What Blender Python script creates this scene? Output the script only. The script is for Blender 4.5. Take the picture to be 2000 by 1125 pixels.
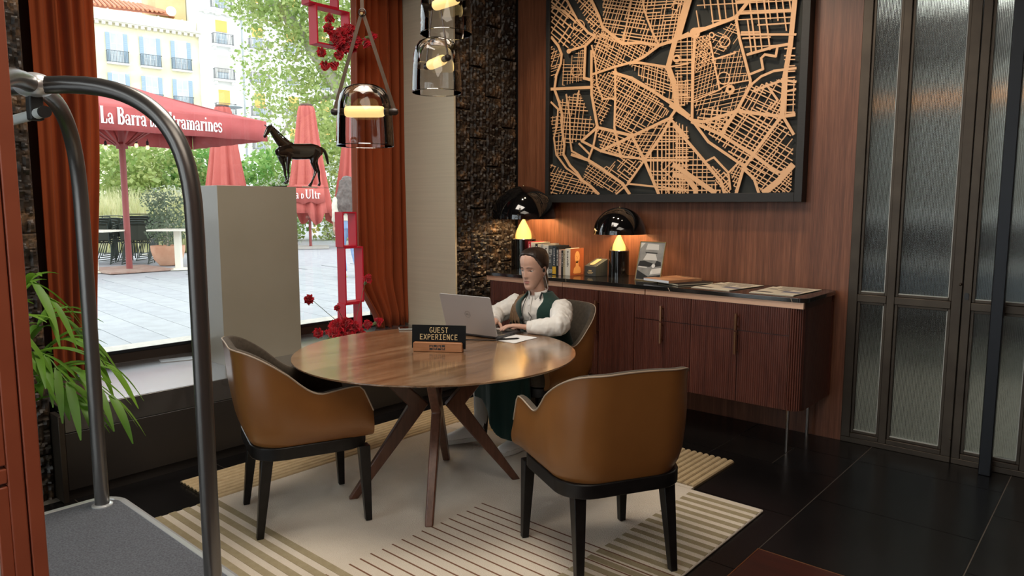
import bpy, bmesh, math, random
from math import sin, cos, pi, radians as R, sqrt, atan2
from mathutils import Vector as V, Matrix as M4, noise as MN

sc = bpy.context.scene
C = sc.collection
for _o in list(bpy.data.objects): bpy.data.objects.remove(_o)

# ---------------------------------------------------------------- camera
CAM_H = 1.5
cam_d = bpy.data.cameras.new('camera'); cam = bpy.data.objects.new('camera', cam_d); C.objects.link(cam)
cam.location = (0, 0, CAM_H); cam.rotation_euler = (R(90-6.65), 0, R(41.3))
cam_d.sensor_width = 36; cam_d.lens = 36*1390/2000.; cam_d.clip_end = 400; cam_d.clip_start = .05
sc.camera = cam

# ---------------------------------------------------------------- sky, exposure, large lights
w = bpy.data.worlds.new('world'); sc.world = w; w.use_nodes = True
bg = w.node_tree.nodes['Background']; bg.inputs[0].default_value = (.90, .96, 1.0, 1); bg.inputs[1].default_value = 3.0
sc.view_settings.view_transform = 'Standard'; sc.view_settings.look = 'None'
sc.view_settings.exposure = 0.0; sc.view_settings.gamma = 1.0
sc.view_settings.use_curve_mapping = False

def area(name, loc, rot, sx, sy, power, col):
    d = bpy.data.lights.new(name, 'AREA'); d.shape = 'RECTANGLE'; d.size = sx; d.size_y = sy; d.energy = power; d.color = col
    o = bpy.data.objects.new(name, d); C.objects.link(o); o.location = loc; o.rotation_euler = [R(a) for a in rot]
    return o
def spot(name, loc, target, power, col, ang=60, blend=.8, rad=.06):
    d = bpy.data.lights.new(name, 'SPOT'); d.energy = power; d.color = col; d.spot_size = R(ang); d.spot_blend = blend; d.shadow_soft_size = rad
    o = bpy.data.objects.new(name, d); C.objects.link(o); o.location = loc
    o.rotation_euler = (V(target)-V(loc)).to_track_quat('-Z', 'Y').to_euler()
    return o
def point(name, loc, power, col, rad=.03):
    d = bpy.data.lights.new(name, 'POINT'); d.energy = power; d.color = col; d.shadow_soft_size = rad
    o = bpy.data.objects.new(name, d); C.objects.link(o); o.location = loc
    return o
WARM = (1, .80, .58)
# fill lights added for the lobby's unseen ceiling lamps, and wall washers over the map
area('lobby_fill_light', (.1, .4, 3.52), (0, 0, 0), 2.4, 2.2, 62, (1, .88, .74))
area('seating_fill_light', (-2.6, 1.9, 3.52), (0, 0, 0), 1.4, 1.4, 78, (1, .90, .78))
for _x in (-3.35, -2.65, -1.95):
    spot('picture_light', (_x, 3.75, 3.5), (_x, 4.7, 2.2), 52, (1, .80, .56), 62, .9, .05)
spot('stone_washer_light', (-3.3, 4.1, 3.5), (-4.1, 4.3, 2.0), 26, (1, .75, .48), 55, .9, .05)
spot('wood_washer_light', (-1.45, 3.75, 3.5), (-1.4, 4.7, 1.7), 30, (1, .80, .60), 55, .9, .05)
area('side_room_light', (-.3, 6.6, 3.2), (0, 0, 0), 2.4, 1.6, 34, (1, .97, .90))

# ---------------------------------------------------------------- object helpers
def tag(o, label=None, cat=None, group=None, kind=None):
    if label: o['label'] = label
    if cat: o['category'] = cat
    if group: o['group'] = group
    if kind: o['kind'] = kind
    return o
def empty(name, loc=(0,0,0), rz=0, label=None, cat=None, group=None):
    o = bpy.data.objects.new(name, None); C.objects.link(o); o.location = loc; o.rotation_euler = (0, 0, rz); o.empty_display_size = .05
    return tag(o, label, cat, group)
def link(name, me, mat=None, parent=None, loc=(0,0,0), rot=(0,0,0)):
    o = bpy.data.objects.new(name, me); C.objects.link(o)
    if mat is not None and len(me.materials) == 0: me.materials.append(mat)
    if parent is not None: o.parent = parent
    o.location = loc; o.rotation_euler = rot
    return o
def copy_tree(o, parent=None):
    c = o.copy(); C.objects.link(c); c.parent = parent
    for ch in list(o.children): copy_tree(ch, c)
    return c

class MB:
    def __init__(s): s.v = []; s.f = []; s.m = []; s.mats = []
    def mi(s, mat):
        if mat is None: return 0
        if mat not in s.mats: s.mats.append(mat)
        return s.mats.index(mat)
    def add(s, vs, fs, mat=None, T=None):
        b = len(s.v); k = s.mi(mat)
        for p in vs:
            p = V(p); s.v.append(T @ p if T is not None else p)
        for f in fs: s.f.append([b+i for i in f]); s.m.append(k)
        return s
    def box(s, c, d, rz=0, mat=None, T=None, taper=1.0):
        x, y, z = d[0]/2, d[1]/2, d[2]/2
        vs = []
        for k, (a, b, e) in enumerate([(-1,-1,-1),(1,-1,-1),(1,1,-1),(-1,1,-1),(-1,-1,1),(1,-1,1),(1,1,1),(-1,1,1)]):
            q = taper if e > 0 else 1
            px, py = a*x*q, b*y*q
            vs.append((c[0]+px*cos(rz)-py*sin(rz), c[1]+px*sin(rz)+py*cos(rz), c[2]+e*z))
        return s.add(vs, [(0,3,2,1),(4,5,6,7),(0,1,5,4),(1,2,6,5),(2,3,7,6),(3,0,4,7)], mat, T)
    def b2(s, x0, x1, y0, y1, z0, z1, mat=None, T=None):
        return s.box(((x0+x1)/2, (y0+y1)/2, (z0+z1)/2), (abs(x1-x0), abs(y1-y0), abs(z1-z0)), 0, mat, T)
    def tube(s, pts, r, n=10, mat=None, T=None, cap=True, flat=1.0, closed=False, upv=None):
        pts = [V(p) for p in pts]; N = len(pts)
        rr = r if isinstance(r, (list, tuple)) else [r]*N
        tan = []
        for i in range(N):
            if closed: t = pts[(i+1) % N]-pts[i-1]
            else: t = pts[min(i+1, N-1)]-pts[max(i-1, 0)]
            tan.append(t.normalized() if t.length > 1e-9 else V((0,0,1)))
        u = V(upv) if upv is not None else (V((0,0,1)) if abs(tan[0].z) < .9 else V((1,0,0)))
        vs = []
        for i in range(N):
            t = tan[i]; u = (u - t*u.dot(t))
            if u.length < 1e-6: u = t.orthogonal()
            u.normalize(); w_ = t.cross(u)
            for k in range(n):
                a = 2*pi*k/n
                vs.append(pts[i] + (w_*cos(a) + u*sin(a)*flat)*rr[i])
        fs = []
        L = N if closed else N-1
        for i in range(L):
            j = (i+1) % N
            for k in range(n):
                l = (k+1) % n
                fs.append((i*n+k, i*n+l, j*n+l, j*n+k))
        if cap and not closed:
            fs.append(tuple(reversed(range(n)))); fs.append(tuple((N-1)*n+k for k in range(n)))
        return s.add(vs, fs, mat, T)
    def lathe(s, prof, n=32, mat=None, T=None, c=(0,0,0), sx=1, sy=1, cap=True):
        vs = []
        for r, z in prof:
            for k in range(n):
                a = 2*pi*k/n; vs.append((c[0]+r*cos(a)*sx, c[1]+r*sin(a)*sy, c[2]+z))
        fs = []
        for i in range(len(prof)-1):
            for k in range(n):
                l = (k+1) % n; fs.append((i*n+k, i*n+l, (i+1)*n+l, (i+1)*n+k))
        if cap:
            if prof[0][0] > 1e-6: fs.append(tuple(reversed(range(n))))
            if prof[-1][0] > 1e-6: fs.append(tuple((len(prof)-1)*n+k for k in range(n)))
        return s.add(vs, fs, mat, T)
    def ell(s, c, r, n=16, m=10, mat=None, T=None, rot=None):
        vs = []; fs = []
        for i in range(m+1):
            th = pi*i/m
            for k in range(n):
                a = 2*pi*k/n
                p = V((r[0]*sin(th)*cos(a), r[1]*sin(th)*sin(a), r[2]*cos(th)))
                if rot is not None: p = rot @ p
                vs.append(V(c)+p)
        for i in range(m):
            for k in range(n):
                l = (k+1) % n; fs.append((i*n+k, (i+1)*n+k, (i+1)*n+l, i*n+l))
        return s.add(vs, fs, mat, T)
    def loft(s, rings, mat=None, T=None, cap=True, closed=True):
        n = len(rings[0]); vs = [p for r in rings for p in r]; fs = []
        for i in range(len(rings)-1):
            for k in range(n if closed else n-1):
                l = (k+1) % n; fs.append((i*n+k, i*n+l, (i+1)*n+l, (i+1)*n+k))
        if cap and closed:
            fs.append(tuple(reversed(range(n)))); fs.append(tuple((len(rings)-1)*n+k for k in range(n)))
        return s.add(vs, fs, mat, T)
    def prism(s, poly, h0, h1, axis='z', mat=None, T=None):
        n = len(poly)
        def P(p, h): return {'z': (p[0], p[1], h), 'y': (p[0], h, p[1]), 'x': (h, p[0], p[1])}[axis]
        vs = [P(p, h0) for p in poly]+[P(p, h1) for p in poly]
        fs = [tuple(reversed(range(n))), tuple(range(n, 2*n))]+[(i, (i+1) % n, n+(i+1) % n, n+i) for i in range(n)]
        return s.add(vs, fs, mat, T)
    def mesh(s, name='m', smooth=True, ang=35, weld=False):
        me = bpy.data.meshes.new(name); me.from_pydata([tuple(p) for p in s.v], [], s.f)
        for m in s.mats: me.materials.append(m)
        if s.mats: me.polygons.foreach_set('material_index', s.m)
        bm = bmesh.new(); bm.from_mesh(me)
        if weld: bmesh.ops.remove_doubles(bm, verts=bm.verts, dist=1e-5)
        bmesh.ops.recalc_face_normals(bm, faces=bm.faces)
        if smooth:
            ca = R(ang)
            for f in bm.faces: f.smooth = True
            for e in bm.edges:
                if len(e.link_faces) == 2 and e.calc_face_angle(0) > ca: e.smooth = False
        bm.to_mesh(me); bm.free()
        return me
    def build(s, name, mat=None, parent=None, loc=(0,0,0), rot=(0,0,0), smooth=True, ang=35, bevel=0, seg=2, weld=False):
        o = link(name, s.mesh(name, smooth, ang, weld), mat, parent, loc, rot)
        if bevel:
            b = o.modifiers.new('bevel', 'BEVEL'); b.width = bevel; b.segments = seg; b.limit_method = 'ANGLE'; b.angle_limit = R(40); b.harden_normals = False
        return o

def bez(pts, n=8):
    """Catmull-Rom through pts"""
    pts = [V(p) for p in pts]; out = []
    for i in range(len(pts)-1):
        p0 = pts[max(i-1, 0)]; p1 = pts[i]; p2 = pts[i+1]; p3 = pts[min(i+2, len(pts)-1)]
        for k in range(n):
            t = k/n
            out.append(.5*((2*p1)+(-p0+p2)*t+(2*p0-5*p1+4*p2-p3)*t*t+(-p0+3*p1-3*p2+p3)*t**3))
    out.append(pts[-1]); return out
def fuse(mb, voxel, name, mat=None, parent=None, smooth_it=3):
    """several overlapping closed pieces -> one continuous skin"""
    me = mb.mesh(name, False); o = bpy.data.objects.new(name, me); tmp = bpy.data.scenes.new('tmp'); tmp.collection.objects.link(o)
    m = o.modifiers.new('r', 'REMESH'); m.mode = 'VOXEL'; m.voxel_size = voxel; m.use_smooth_shade = True
    if smooth_it:
        sm = o.modifiers.new('s', 'SMOOTH'); sm.iterations = smooth_it; sm.factor = .5
    vl = tmp.view_layers[0]; vl.update(); dg = vl.depsgraph
    me2 = bpy.data.meshes.new_from_object(o.evaluated_get(dg)); me2.name = name
    bpy.data.scenes.remove(tmp)
    bpy.data.objects.remove(o); me2.materials.clear()
    for p in me2.polygons: p.use_smooth = True
    return link(name, me2, mat, parent)
def rrect(x0, x1, y0, y1, r, n=6):
    out = []
    for cx, cy, a0 in ((x1-r, y0+r, -90), (x1-r, y1-r, 0), (x0+r, y1-r, 90), (x0+r, y0+r, 180)):
        for k in range(n+1):
            a = R(a0+90*k/n); out.append((cx+r*cos(a), cy+r*sin(a)))
    return out

# ---------------------------------------------------------------- materials
def nodes(name):
    m = bpy.data.materials.new(name); m.use_nodes = True; nt = m.node_tree
    return m, nt, nt.nodes['Principled BSDF'], nt.nodes['Material Output']
def sset(b, **k):
    for kk, v in k.items(): b.inputs[kk.replace('_', ' ')].default_value = v
def mat(name, col, rough=.5, metal=0, spec=.5, noise=None, bump=None, coat=0, sheen=0, emit=None, stretch=(1,1,1), trans=0):
    """noise=(scale, second colour, detail); bump=(scale, strength, distance)"""
    m, nt, b, out = nodes(name); N = nt.nodes; L = nt.links
    b.inputs['Base Color'].default_value = (*col, 1); b.inputs['Roughness'].default_value = rough; b.inputs['Metallic'].default_value = metal
    b.inputs['Specular IOR Level'].default_value = spec; b.inputs['Coat Weight'].default_value = coat; b.inputs['Coat Roughness'].default_value = .08
    if sheen: b.inputs['Sheen Weight'].default_value = sheen
    if emit: b.inputs['Emission Color'].default_value = (*emit[0], 1); b.inputs['Emission Strength'].default_value = emit[1]
    tc = mp = None
    if noise or bump:
        tc = N.new('ShaderNodeTexCoord'); mp = N.new('ShaderNodeMapping'); mp.inputs['Scale'].default_value = stretch
        L.new(tc.outputs['Object'], mp.inputs[0])
    if noise:
        t = N.new('ShaderNodeTexNoise'); t.inputs['Scale'].default_value = noise[0]; t.inputs['Detail'].default_value = noise[2] if len(noise) > 2 else 4
        L.new(mp.outputs[0], t.inputs['Vector'])
        cr = N.new('ShaderNodeValToRGB'); cr.color_ramp.elements[0].position = .3; cr.color_ramp.elements[1].position = .7
        cr.color_ramp.elements[0].color = (*col, 1); cr.color_ramp.elements[1].color = (*noise[1], 1)
        L.new(t.outputs[0], cr.inputs[0]); L.new(cr.outputs[0], b.inputs['Base Color'])
    if bump:
        t2 = N.new('ShaderNodeTexNoise'); t2.inputs['Scale'].default_value = bump[0]; t2.inputs['Detail'].default_value = 3
        L.new(mp.outputs[0], t2.inputs['Vector'])
        bp = N.new('ShaderNodeBump'); bp.inputs['Strength'].default_value = bump[1]; bp.inputs['Distance'].default_value = bump[2]
        L.new(t2.outputs[0], bp.inputs['Height']); L.new(bp.outputs[0], b.inputs['Normal'])
    return m
def wood(name, cols, rough=.4, scale=(1,1,1), coat=0, fine=1.0, bump=.12):
    """grain runs along the axis whose scale is small"""
    m, nt, b, out = nodes(name); N = nt.nodes; L = nt.links
    tc = N.new('ShaderNodeTexCoord'); mp = N.new('ShaderNodeMapping'); mp.inputs['Scale'].default_value = scale
    L.new(tc.outputs['Object'], mp.inputs[0])
    t1 = N.new('ShaderNodeTexNoise'); t1.inputs['Scale'].default_value = 1; t1.inputs['Detail'].default_value = 5; t1.inputs['Distortion'].default_value = .6
    t2 = N.new('ShaderNodeTexNoise'); t2.inputs['Scale'].default_value = 7*fine; t2.inputs['Detail'].default_value = 4
    L.new(mp.outputs[0], t1.inputs['Vector']); L.new(mp.outputs[0], t2.inputs['Vector'])
    mx = N.new('ShaderNodeMix'); mx.data_type = 'FLOAT'; mx.inputs[0].default_value = .45
    L.new(t1.outputs[0], mx.inputs[2]); L.new(t2.outputs[0], mx.inputs[3])
    cr = N.new('ShaderNodeValToRGB'); e = cr.color_ramp.elements
    e[0].position = .36; e[0].color = (*cols[0], 1); e[1].position = .66; e[1].color = (*cols[2], 1)
    k = e.new(.5); k.color = (*cols[1], 1)
    L.new(mx.outputs[0], cr.inputs[0]); L.new(cr.outputs[0], b.inputs['Base Color'])
    bp = N.new('ShaderNodeBump'); bp.inputs['Strength'].default_value = bump; bp.inputs['Distance'].default_value = .002
    L.new(mx.outputs[0], bp.inputs['Height']); L.new(bp.outputs[0], b.inputs['Normal'])
    sset(b, Roughness=rough, Coat_Weight=coat); b.inputs['Coat Roughness'].default_value = .12
    return m
def glass_thin(name, tint=(1,1,1), refl=.05, rough=.0, gcol=(1,1,1)):
    """a thin pane: light passes straight through, a little is mirrored"""
    m, nt, b, out = nodes(name); N = nt.nodes; L = nt.links; N.remove(b)
    t = N.new('ShaderNodeBsdfTransparent'); t.inputs[0].default_value = (*tint, 1)
    g = N.new('ShaderNodeBsdfGlossy'); g.inputs['Roughness'].default_value = rough; g.inputs['Color'].default_value = (*gcol, 1)
    f = N.new('ShaderNodeFresnel'); f.inputs['IOR'].default_value = 1.45
    ad = N.new('ShaderNodeMath'); ad.operation = 'MULTIPLY_ADD'; ad.inputs[1].default_value = 1.0; ad.inputs[2].default_value = refl; ad.use_clamp = True
    L.new(f.outputs[0], ad.inputs[0])
    mx = N.new('ShaderNodeMixShader'); L.new(ad.outputs[0], mx.inputs[0]); L.new(t.outputs[0], mx.inputs[1]); L.new(g.outputs[0], mx.inputs[2])
    L.new(mx.outputs[0], out.inputs[0]); return m
def leafmat(name, c1, c2, tr=.45):
    m, nt, b, out = nodes(name); N = nt.nodes; L = nt.links
    tc = N.new('ShaderNodeTexCoord'); t = N.new('ShaderNodeTexNoise'); t.inputs['Scale'].default_value = 2.5; L.new(tc.outputs['Object'], t.inputs[0])
    cr = N.new('ShaderNodeValToRGB'); cr.color_ramp.elements[0].position = .35; cr.color_ramp.elements[1].position = .65
    cr.color_ramp.elements[0].color = (*c1, 1); cr.color_ramp.elements[1].color = (*c2, 1)
    L.new(t.outputs[0], cr.inputs[0]); L.new(cr.outputs[0], b.inputs['Base Color']); b.inputs['Roughness'].default_value = .5
    tl = N.new('ShaderNodeBsdfTranslucent'); L.new(cr.outputs[0], tl.inputs[0])
    mx = N.new('ShaderNodeMixShader'); mx.inputs[0].default_value = tr
    L.new(b.outputs[0], mx.inputs[1]); L.new(tl.outputs[0], mx.inputs[2]); L.new(mx.outputs[0], out.inputs[0]); return m
def emis(name, col, s):
    m, nt, b, out = nodes(name); sset(b, Emission_Strength=s, Roughness=.4); b.inputs['Emission Color'].default_value = (*col, 1); b.inputs['Base Color'].default_value = (*col, 1); return m
# ================================================================ THE ROOM
YB = 4.72      # wood wall
XS = -4.08     # stone wall / window side
random.seed(4)
M_grout = mat('grout', (.20, .165, .135), .7)
M_tile = [mat('slate_tile', c, .24, 0, .4, noise=(3.0, tuple(x*1.7 for x in c), 6), bump=(40, .12, .002)) for c in ((.0052,.0048,.0050), (.0062,.0055,.0052), (.0046,.0048,.0052))]
M_inlay = wood('red_floor_inlay', ((.030,.006,.004), (.045,.009,.006), (.060,.014,.008)), .3, (2, 30, 2), .3)
M_copper_strip = mat('copper_strip', (.55, .27, .13), .35, 1)
M_walnut = wood('walnut_panel', ((.098,.033,.0145), (.155,.055,.026), (.235,.092,.046)), .40, (30, 30, .9), .0, bump=.2)
M_black = mat('black_lacquer', (.006, .006, .006), .35)
M_bronze = mat('dark_bronze_metal', (.060, .048, .038), .45, .75, noise=(6, (.085, .068, .052)), bump=(60, .08, .001))
M_postm = mat('blue_black_steel', (.018, .020, .024), .4, .6)
M_ledge = mat('dark_brown_satin_metal', (.030, .027, .025), .22, .0, .8, noise=(4, (.045, .040, .037)), coat=.8)
M_ledge_front = mat('dark_brown_panel', (.020, .0165, .0145), .38, 0, .5, noise=(3, (.028, .023, .020)))
M_plaster = mat('dark_ceiling_paint', (.10, .085, .07), .8, noise=(5, (.12, .10, .085)))
M_brush = mat('brushed_champagne_metal', (.66, .60, .46), .5, .25, stretch=(.6, .6, 40), noise=(2, (.61, .555, .425)), bump=(5, .05, .001))
M_stone = []
for k in range(2):
    m, nt, b, out = nodes('split_stone'); N = nt.nodes; L = nt.links
    tc = N.new('ShaderNodeTexCoord'); t = N.new('ShaderNodeTexNoise'); t.inputs['Scale'].default_value = 9+3*k; t.inputs['Detail'].default_value = 6; t.inputs['Roughness'].default_value = .65
    L.new(tc.outputs['Object'], t.inputs[0]); cr = N.new('ShaderNodeValToRGB'); e = cr.color_ramp.elements
    e[0].position = .38; e[0].color = (.010, .0075, .006, 1); e[1].position = .68; e[1].color = (.15, .085, .042, 1); q = e.new(.55); q.color = (.035, .023, .015, 1)
    L.new(t.outputs[0], cr.inputs[0]); L.new(cr.outputs[0], b.inputs['Base Color']); sset(b, Roughness=.46)
    b.inputs['Specular IOR Level'].default_value = .4
    bp = N.new('ShaderNodeBump'); bp.inputs['Strength'].default_value = .5; bp.inputs['Distance'].default_value = .006
    t2 = N.new('ShaderNodeTexNoise'); t2.inputs['Scale'].default_value = 45; t2.inputs['Detail'].default_value = 5; L.new(tc.outputs['Object'], t2.inputs[0])
    L.new(t2.outputs[0], bp.inputs['Height']); L.new(bp.outputs[0], b.inputs['Normal']); M_stone.append(m)

def struct(mb, name, m, parent=None, **k):
    o = mb.build(name, m, parent, **k)
    if parent is None: o['kind'] = 'structure'
    return o

# ---- floor of slate tiles
floor = struct(MB().b2(-4.2, 1.6, -1.6, YB+.06, -.08, -.004), 'floor', M_grout)
_tm = {}
def tile(x0, x1, y0, y1, m):
    g = .0026; key = (round(x1-x0, 3), round(y1-y0, 3), M_tile.index(m) if m in M_tile else 9)
    if key not in _tm:
        w_, h_ = x1-x0-2*g, y1-y0-2*g
        _tm[key] = MB().b2(-w_/2, w_/2, -h_/2, h_/2, -.01, 0).mesh('tile'); _tm[key].materials.append(m)
    return link('floor_tile' if m is not M_inlay else 'floor_inlay', _tm[key], None, floor, ((x0+x1)/2, (y0+y1)/2, 0))
bands = [(-4.03+.72*i-.0, -3.31+.72*i) for i in range(8)]
offs = {0: .0, 1: .36, 2: .0, 3: .36, 4: .0, 5: -.36, 6: .0, 7: .36}
for i, (a, b_) in enumerate(bands):
    y = 4.03 if i != 4 else 4.39
    y += offs[i] if i not in (3, 4, 5) else 0
    ys = [YB]; q = y
    while q > YB-.02: q -= .72
    while q > -1.6: ys.append(q); q -= .66 if i == 3 else .72
    ys.append(-1.6)
    for j in range(len(ys)-1):
        if ys[j]-ys[j+1] < .02: continue
        m = M_tile[(i*5+j*3) % 3]
        if i in (4, 5, 6) and ys[j] < 2.99: continue
        if i == 3 and abs(ys[j]-YB) < .01:
            tile(a, b_, 4.39, YB, m); tile(a, (a+b_)/2, 4.03, 4.39, M_tile[1]); tile((a+b_)/2, b_, 4.03, 4.39, M_tile[2]); continue
        tile(a, b_, ys[j+1], ys[j], m)
# floor beyond y<2.95 to the right of x=-1.15: slate row then the red inlay field framed with copper
for i in (4, 5, 6):
    a, b_ = bands[i]
tile(-.79, -.43, 2.23, 2.95, M_tile[0]); tile(-.43, .29, 2.23, 2.95, M_tile[2]); tile(.29, 1.01, 2.23, 2.95, M_tile[1])
for k in range(6):
    y1 = 2.23-.72*k
    for a in (-.79, -.43, .29): tile(a, a+(.36 if a == -.79 else .72), max(y1-.72, -1.6), y1, M_tile[(k+int(a*10)) % 3])
for k in range(7):
    y1 = 2.95-.65*k
    tile(-1.15, -.79, max(y1-.65, -1.6), y1, M_inlay)
MB().b2(-1.153, -.79, 2.948, 2.952, -.01, .001).b2(-1.152, -1.148, -1.6, 2.95, -.01, .0008).build('copper_edge', M_copper_strip, floor)

# ---- wood wall, its return, ceiling and the unseen sides
struct(MB().b2(-4.2, -1.34, YB, YB+.12, 0, 3.6), 'wall_back', M_walnut)
struct(MB().b2(-4.2, 1.6, -1.6, YB+.12, 3.6, 3.7), 'ceiling', M_plaster)
struct(MB().b2(1.5, 1.6, -1.6, YB, 0, 3.6), 'wall_right', M_walnut)
struct(MB().b2(-4.2, -3.9, -1.7, -1.6, 0, 3.6).b2(-.3, 1.6, -1.7, -1.6, 0, 3.6).b2(-3.9, -.3, -1.7, -1.6, 2.9, 3.6), 'wall_rear', M_walnut)
# ---- stone clad window side
wl = struct(MB().b2(XS-.20, XS-.055, 3.975, YB, 0, 3.6).b2(XS-.20, XS-.055, -1.6, 1.105, 0, 3.6).b2(XS-.20, XS-.055, 1.105, 3.975, 3.25, 3.6), 'wall_left', M_black)
def stone_mesh(seed, w_, h_, ny=15, nz=70):
    random.seed(seed); ox = random.random()*50
    vs = []; fs = []
    for j in range(nz+1):
        for i in range(ny+1):
            y = w_*i/ny; z = h_*j/nz
            rib = int(i/(ny/5)-1e-6)
            p = V((y*13+ox, z*22+rib*7.3, seed*3.1))
            d = MN.noise(p)*.5+.5; d2 = abs(MN.noise(p*2.7)); d3 = MN.noise(V((y*30+ox, z*42, 5.)))
            step = ((z*(11+((rib*7) % 5)*.9)+rib*.37+MN.noise(V((y*16+ox, z*6, 1.)))*1.1) % 1.0)
            x = .010+.018*d+.017*step-.012*d2+.007*d3
            if i % 3 == 0 and 0 < i < ny: x -= .007
            if i in (0, ny) or j in (0, nz): x = min(x, .010)
            vs.append((x, y, z))
    for j in range(nz):
        for i in range(ny):
            a = j*(ny+1)+i; fs.append((a, a+1, a+ny+2, a+ny+1))
    n0 = len(vs)
    border = [i for i in range(ny+1)]+[(j)*(ny+1)+ny for j in range(1, nz+1)]+[nz*(ny+1)+i for i in range(ny-1, -1, -1)]+[j*(ny+1) for j in range(nz-1, 0, -1)]
    for q in border: vs.append((-.02, vs[q][1], vs[q][2]))
    for k in range(len(border)):
        l = (k+1) % len(border); fs.append((border[k], n0+k, n0+l, border[l]))
    mb = MB(); mb.add(vs, fs); return mb.mesh('stone', True, 28)
_sm = [stone_mesh(k, .180, .56) for k in range(5)]
for k, me in enumerate(_sm): me.materials.append(M_stone[k % 2])
def stone_field(y0, ncol, z0, z1):
    n = 0
    for c in range(ncol):
        z = z0-((c*37) % 5)*.11
        while z < z1:
            o = link('stone_tile', _sm[(c*3+n*2) % 5], None, wl, (XS-.035, y0+c*.1862, z)); n += 1
            z += .565
stone_field(3.975, 4, .0, 3.3)
stone_field(1.105-5*.1862, 5, .0, 3.3)
# slim dark profile at the corner between stone and wood, and beside the stone
struct(MB().b2(XS-.06, XS+.004, 4.712, 4.72, 0, 3.6), 'trim_1', M_black)
# window recess: reveal clad in brushed metal, left reveal, soffit
struct(MB().b2(-5.02, XS+.002, 3.958, 3.975, 0, 3.4), 'trim_2', M_brush)
struct(MB().b2(-5.02, XS-.06, 1.09, 1.105, 0, 3.4), 'trim_3', M_ledge_front)
struct(MB().b2(-5.02, XS-.05, 1.0, 4.08, 3.3, 3.5), 'trim_4', M_black)
# sill / bench in the window
lg = struct(MB().b2(-4.98, -3.985, 1.125, 3.972, .355, .48), 'window_ledge', M_ledge, bevel=.003)
MB().b2(-4.95, -3.985, 1.125, 3.972, .055, .352).build('front_panel', M_ledge_front, lg, bevel=.002)
MB().b2(-4.95, -4.0, 1.125, 3.972, 0, .055).build('plinth_base', M_ledge_front, lg)
MB().b2(-4.1, -3.972, 1.095, 1.121, 0, .45).build('end_profile', M_bronze, lg, bevel=.002)
MB().b2(-4.975, -3.99, 1.127, 3.955, .4802, .4815).build('top_sheet', mat('brushed_steel_sheet', (.50, .50, .51), .24, .9, noise=(3, (.44, .44, .45)), stretch=(30, 1, 1)), lg)
# little steel plate lying on the sill belongs to the plinth fixings

# ---- shop window
M_win = mat('dark_window_frame', (.030, .020, .015), .35, .3)
M_glass = glass_thin('window_glass', (.97, .985, .98), .0)
w1 = struct(MB().b2(-4.99, -4.90, 1.12, 3.97, .48, .545), 'window_1', M_win, bevel=.004)
for y0, y1 in ((1.12, 1.47), (3.80, 3.97)): MB().b2(-4.99, -4.90, y0, y1, .545, 3.3).build('jamb', M_win, w1, bevel=.004)
MB().b2(-4.99, -4.90, 1.30, 3.80, 3.2, 3.3).build('head_rail', M_win, w1)
MB().b2(-4.935, -4.93, 1.30, 3.80, .545, 3.2).build('pane', M_glass, w1)
M_sillstone = mat('pale_granite_sill', (.62, .58, .50), .6, noise=(30, (.50, .46, .40)))
MB().b2(-5.30, -4.99, 1.0, 4.1, .40, .525).build('outer_sill', M_sillstone, w1)
MB().b2(-4.905, -4.895, 1.30, 3.80, .545, .565).build('glazing_bead', M_postm, w1)

# unseen glazed opening added behind the camera to let daylight onto cart and palm
w2 = struct(MB().b2(-3.9, -3.82, -1.69, -1.61, 0, 2.9).b2(-.38, -.3, -1.69, -1.61, 0, 2.9).b2(-2.74, -2.66, -1.69, -1.61, 0, 2.82).b2(-1.54, -1.46, -1.69, -1.61, 0, 2.82).b2(-3.82, -.38, -1.69, -1.61, 2.82, 2.9), 'added_window', M_win)
for a, b_ in ((-3.82, -2.74), (-2.66, -1.54), (-1.46, -.38)): MB().b2(a, b_, -1.652, -1.648, .0, 2.82).build('pane', M_glass, w2)
struct(MB().b2(-20, 12, -30, -1.7, -.3, -.02), 'pavement_rear', mat('rear_paving', (.45, .45, .45), .9))
# ---- fluted glass doors on the right, in the plane of the wood wall
def fluted():
    m, nt, b, out = nodes('fluted_glass'); N = nt.nodes; L = nt.links; N.remove(b)
    tc = N.new('ShaderNodeTexCoord'); wv = N.new('ShaderNodeTexWave'); wv.wave_type = 'BANDS'; wv.bands_direction = 'X'; wv.inputs['Scale'].default_value = 40; wv.inputs['Distortion'].default_value = .3
    L.new(tc.outputs['Object'], wv.inputs[0])
    nz = N.new('ShaderNodeTexNoise'); nz.inputs['Scale'].default_value = 120; L.new(tc.outputs['Object'], nz.inputs[0])
    ad = N.new('ShaderNodeMath'); ad.operation = 'MULTIPLY_ADD'; ad.inputs[1].default_value = .10; L.new(nz.outputs[0], ad.inputs[0]); L.new(wv.outputs[0], ad.inputs[2])
    bp = N.new('ShaderNodeBump'); bp.inputs['Strength'].default_value = .8; bp.inputs['Distance'].default_value = .004; L.new(ad.outputs[0], bp.inputs['Height'])
    rf = N.new('ShaderNodeBsdfRefraction'); rf.inputs['IOR'].default_value = 1.35; rf.inputs['Roughness'].default_value = .22; rf.inputs['Color'].default_value = (.90, .94, .92, 1)
    gl = N.new('ShaderNodeBsdfGlossy'); gl.inputs['Roughness'].default_value = .25; gl.inputs['Color'].default_value = (.9, .95, .95, 1)
    L.new(bp.outputs[0], rf.inputs['Normal']); L.new(bp.outputs[0], gl.inputs['Normal'])
    mx = N.new('ShaderNodeMixShader'); mx.inputs[0].default_value = .16; L.new(rf.outputs[0], mx.inputs[1]); L.new(gl.outputs[0], mx.inputs[2]); L.new(mx.outputs[0], out.inputs[0])
    return m
M_flute = fluted()
M_bead = mat('pale_glass_edge', (.42, .44, .42), .4)
DZ = 3.0
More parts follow.
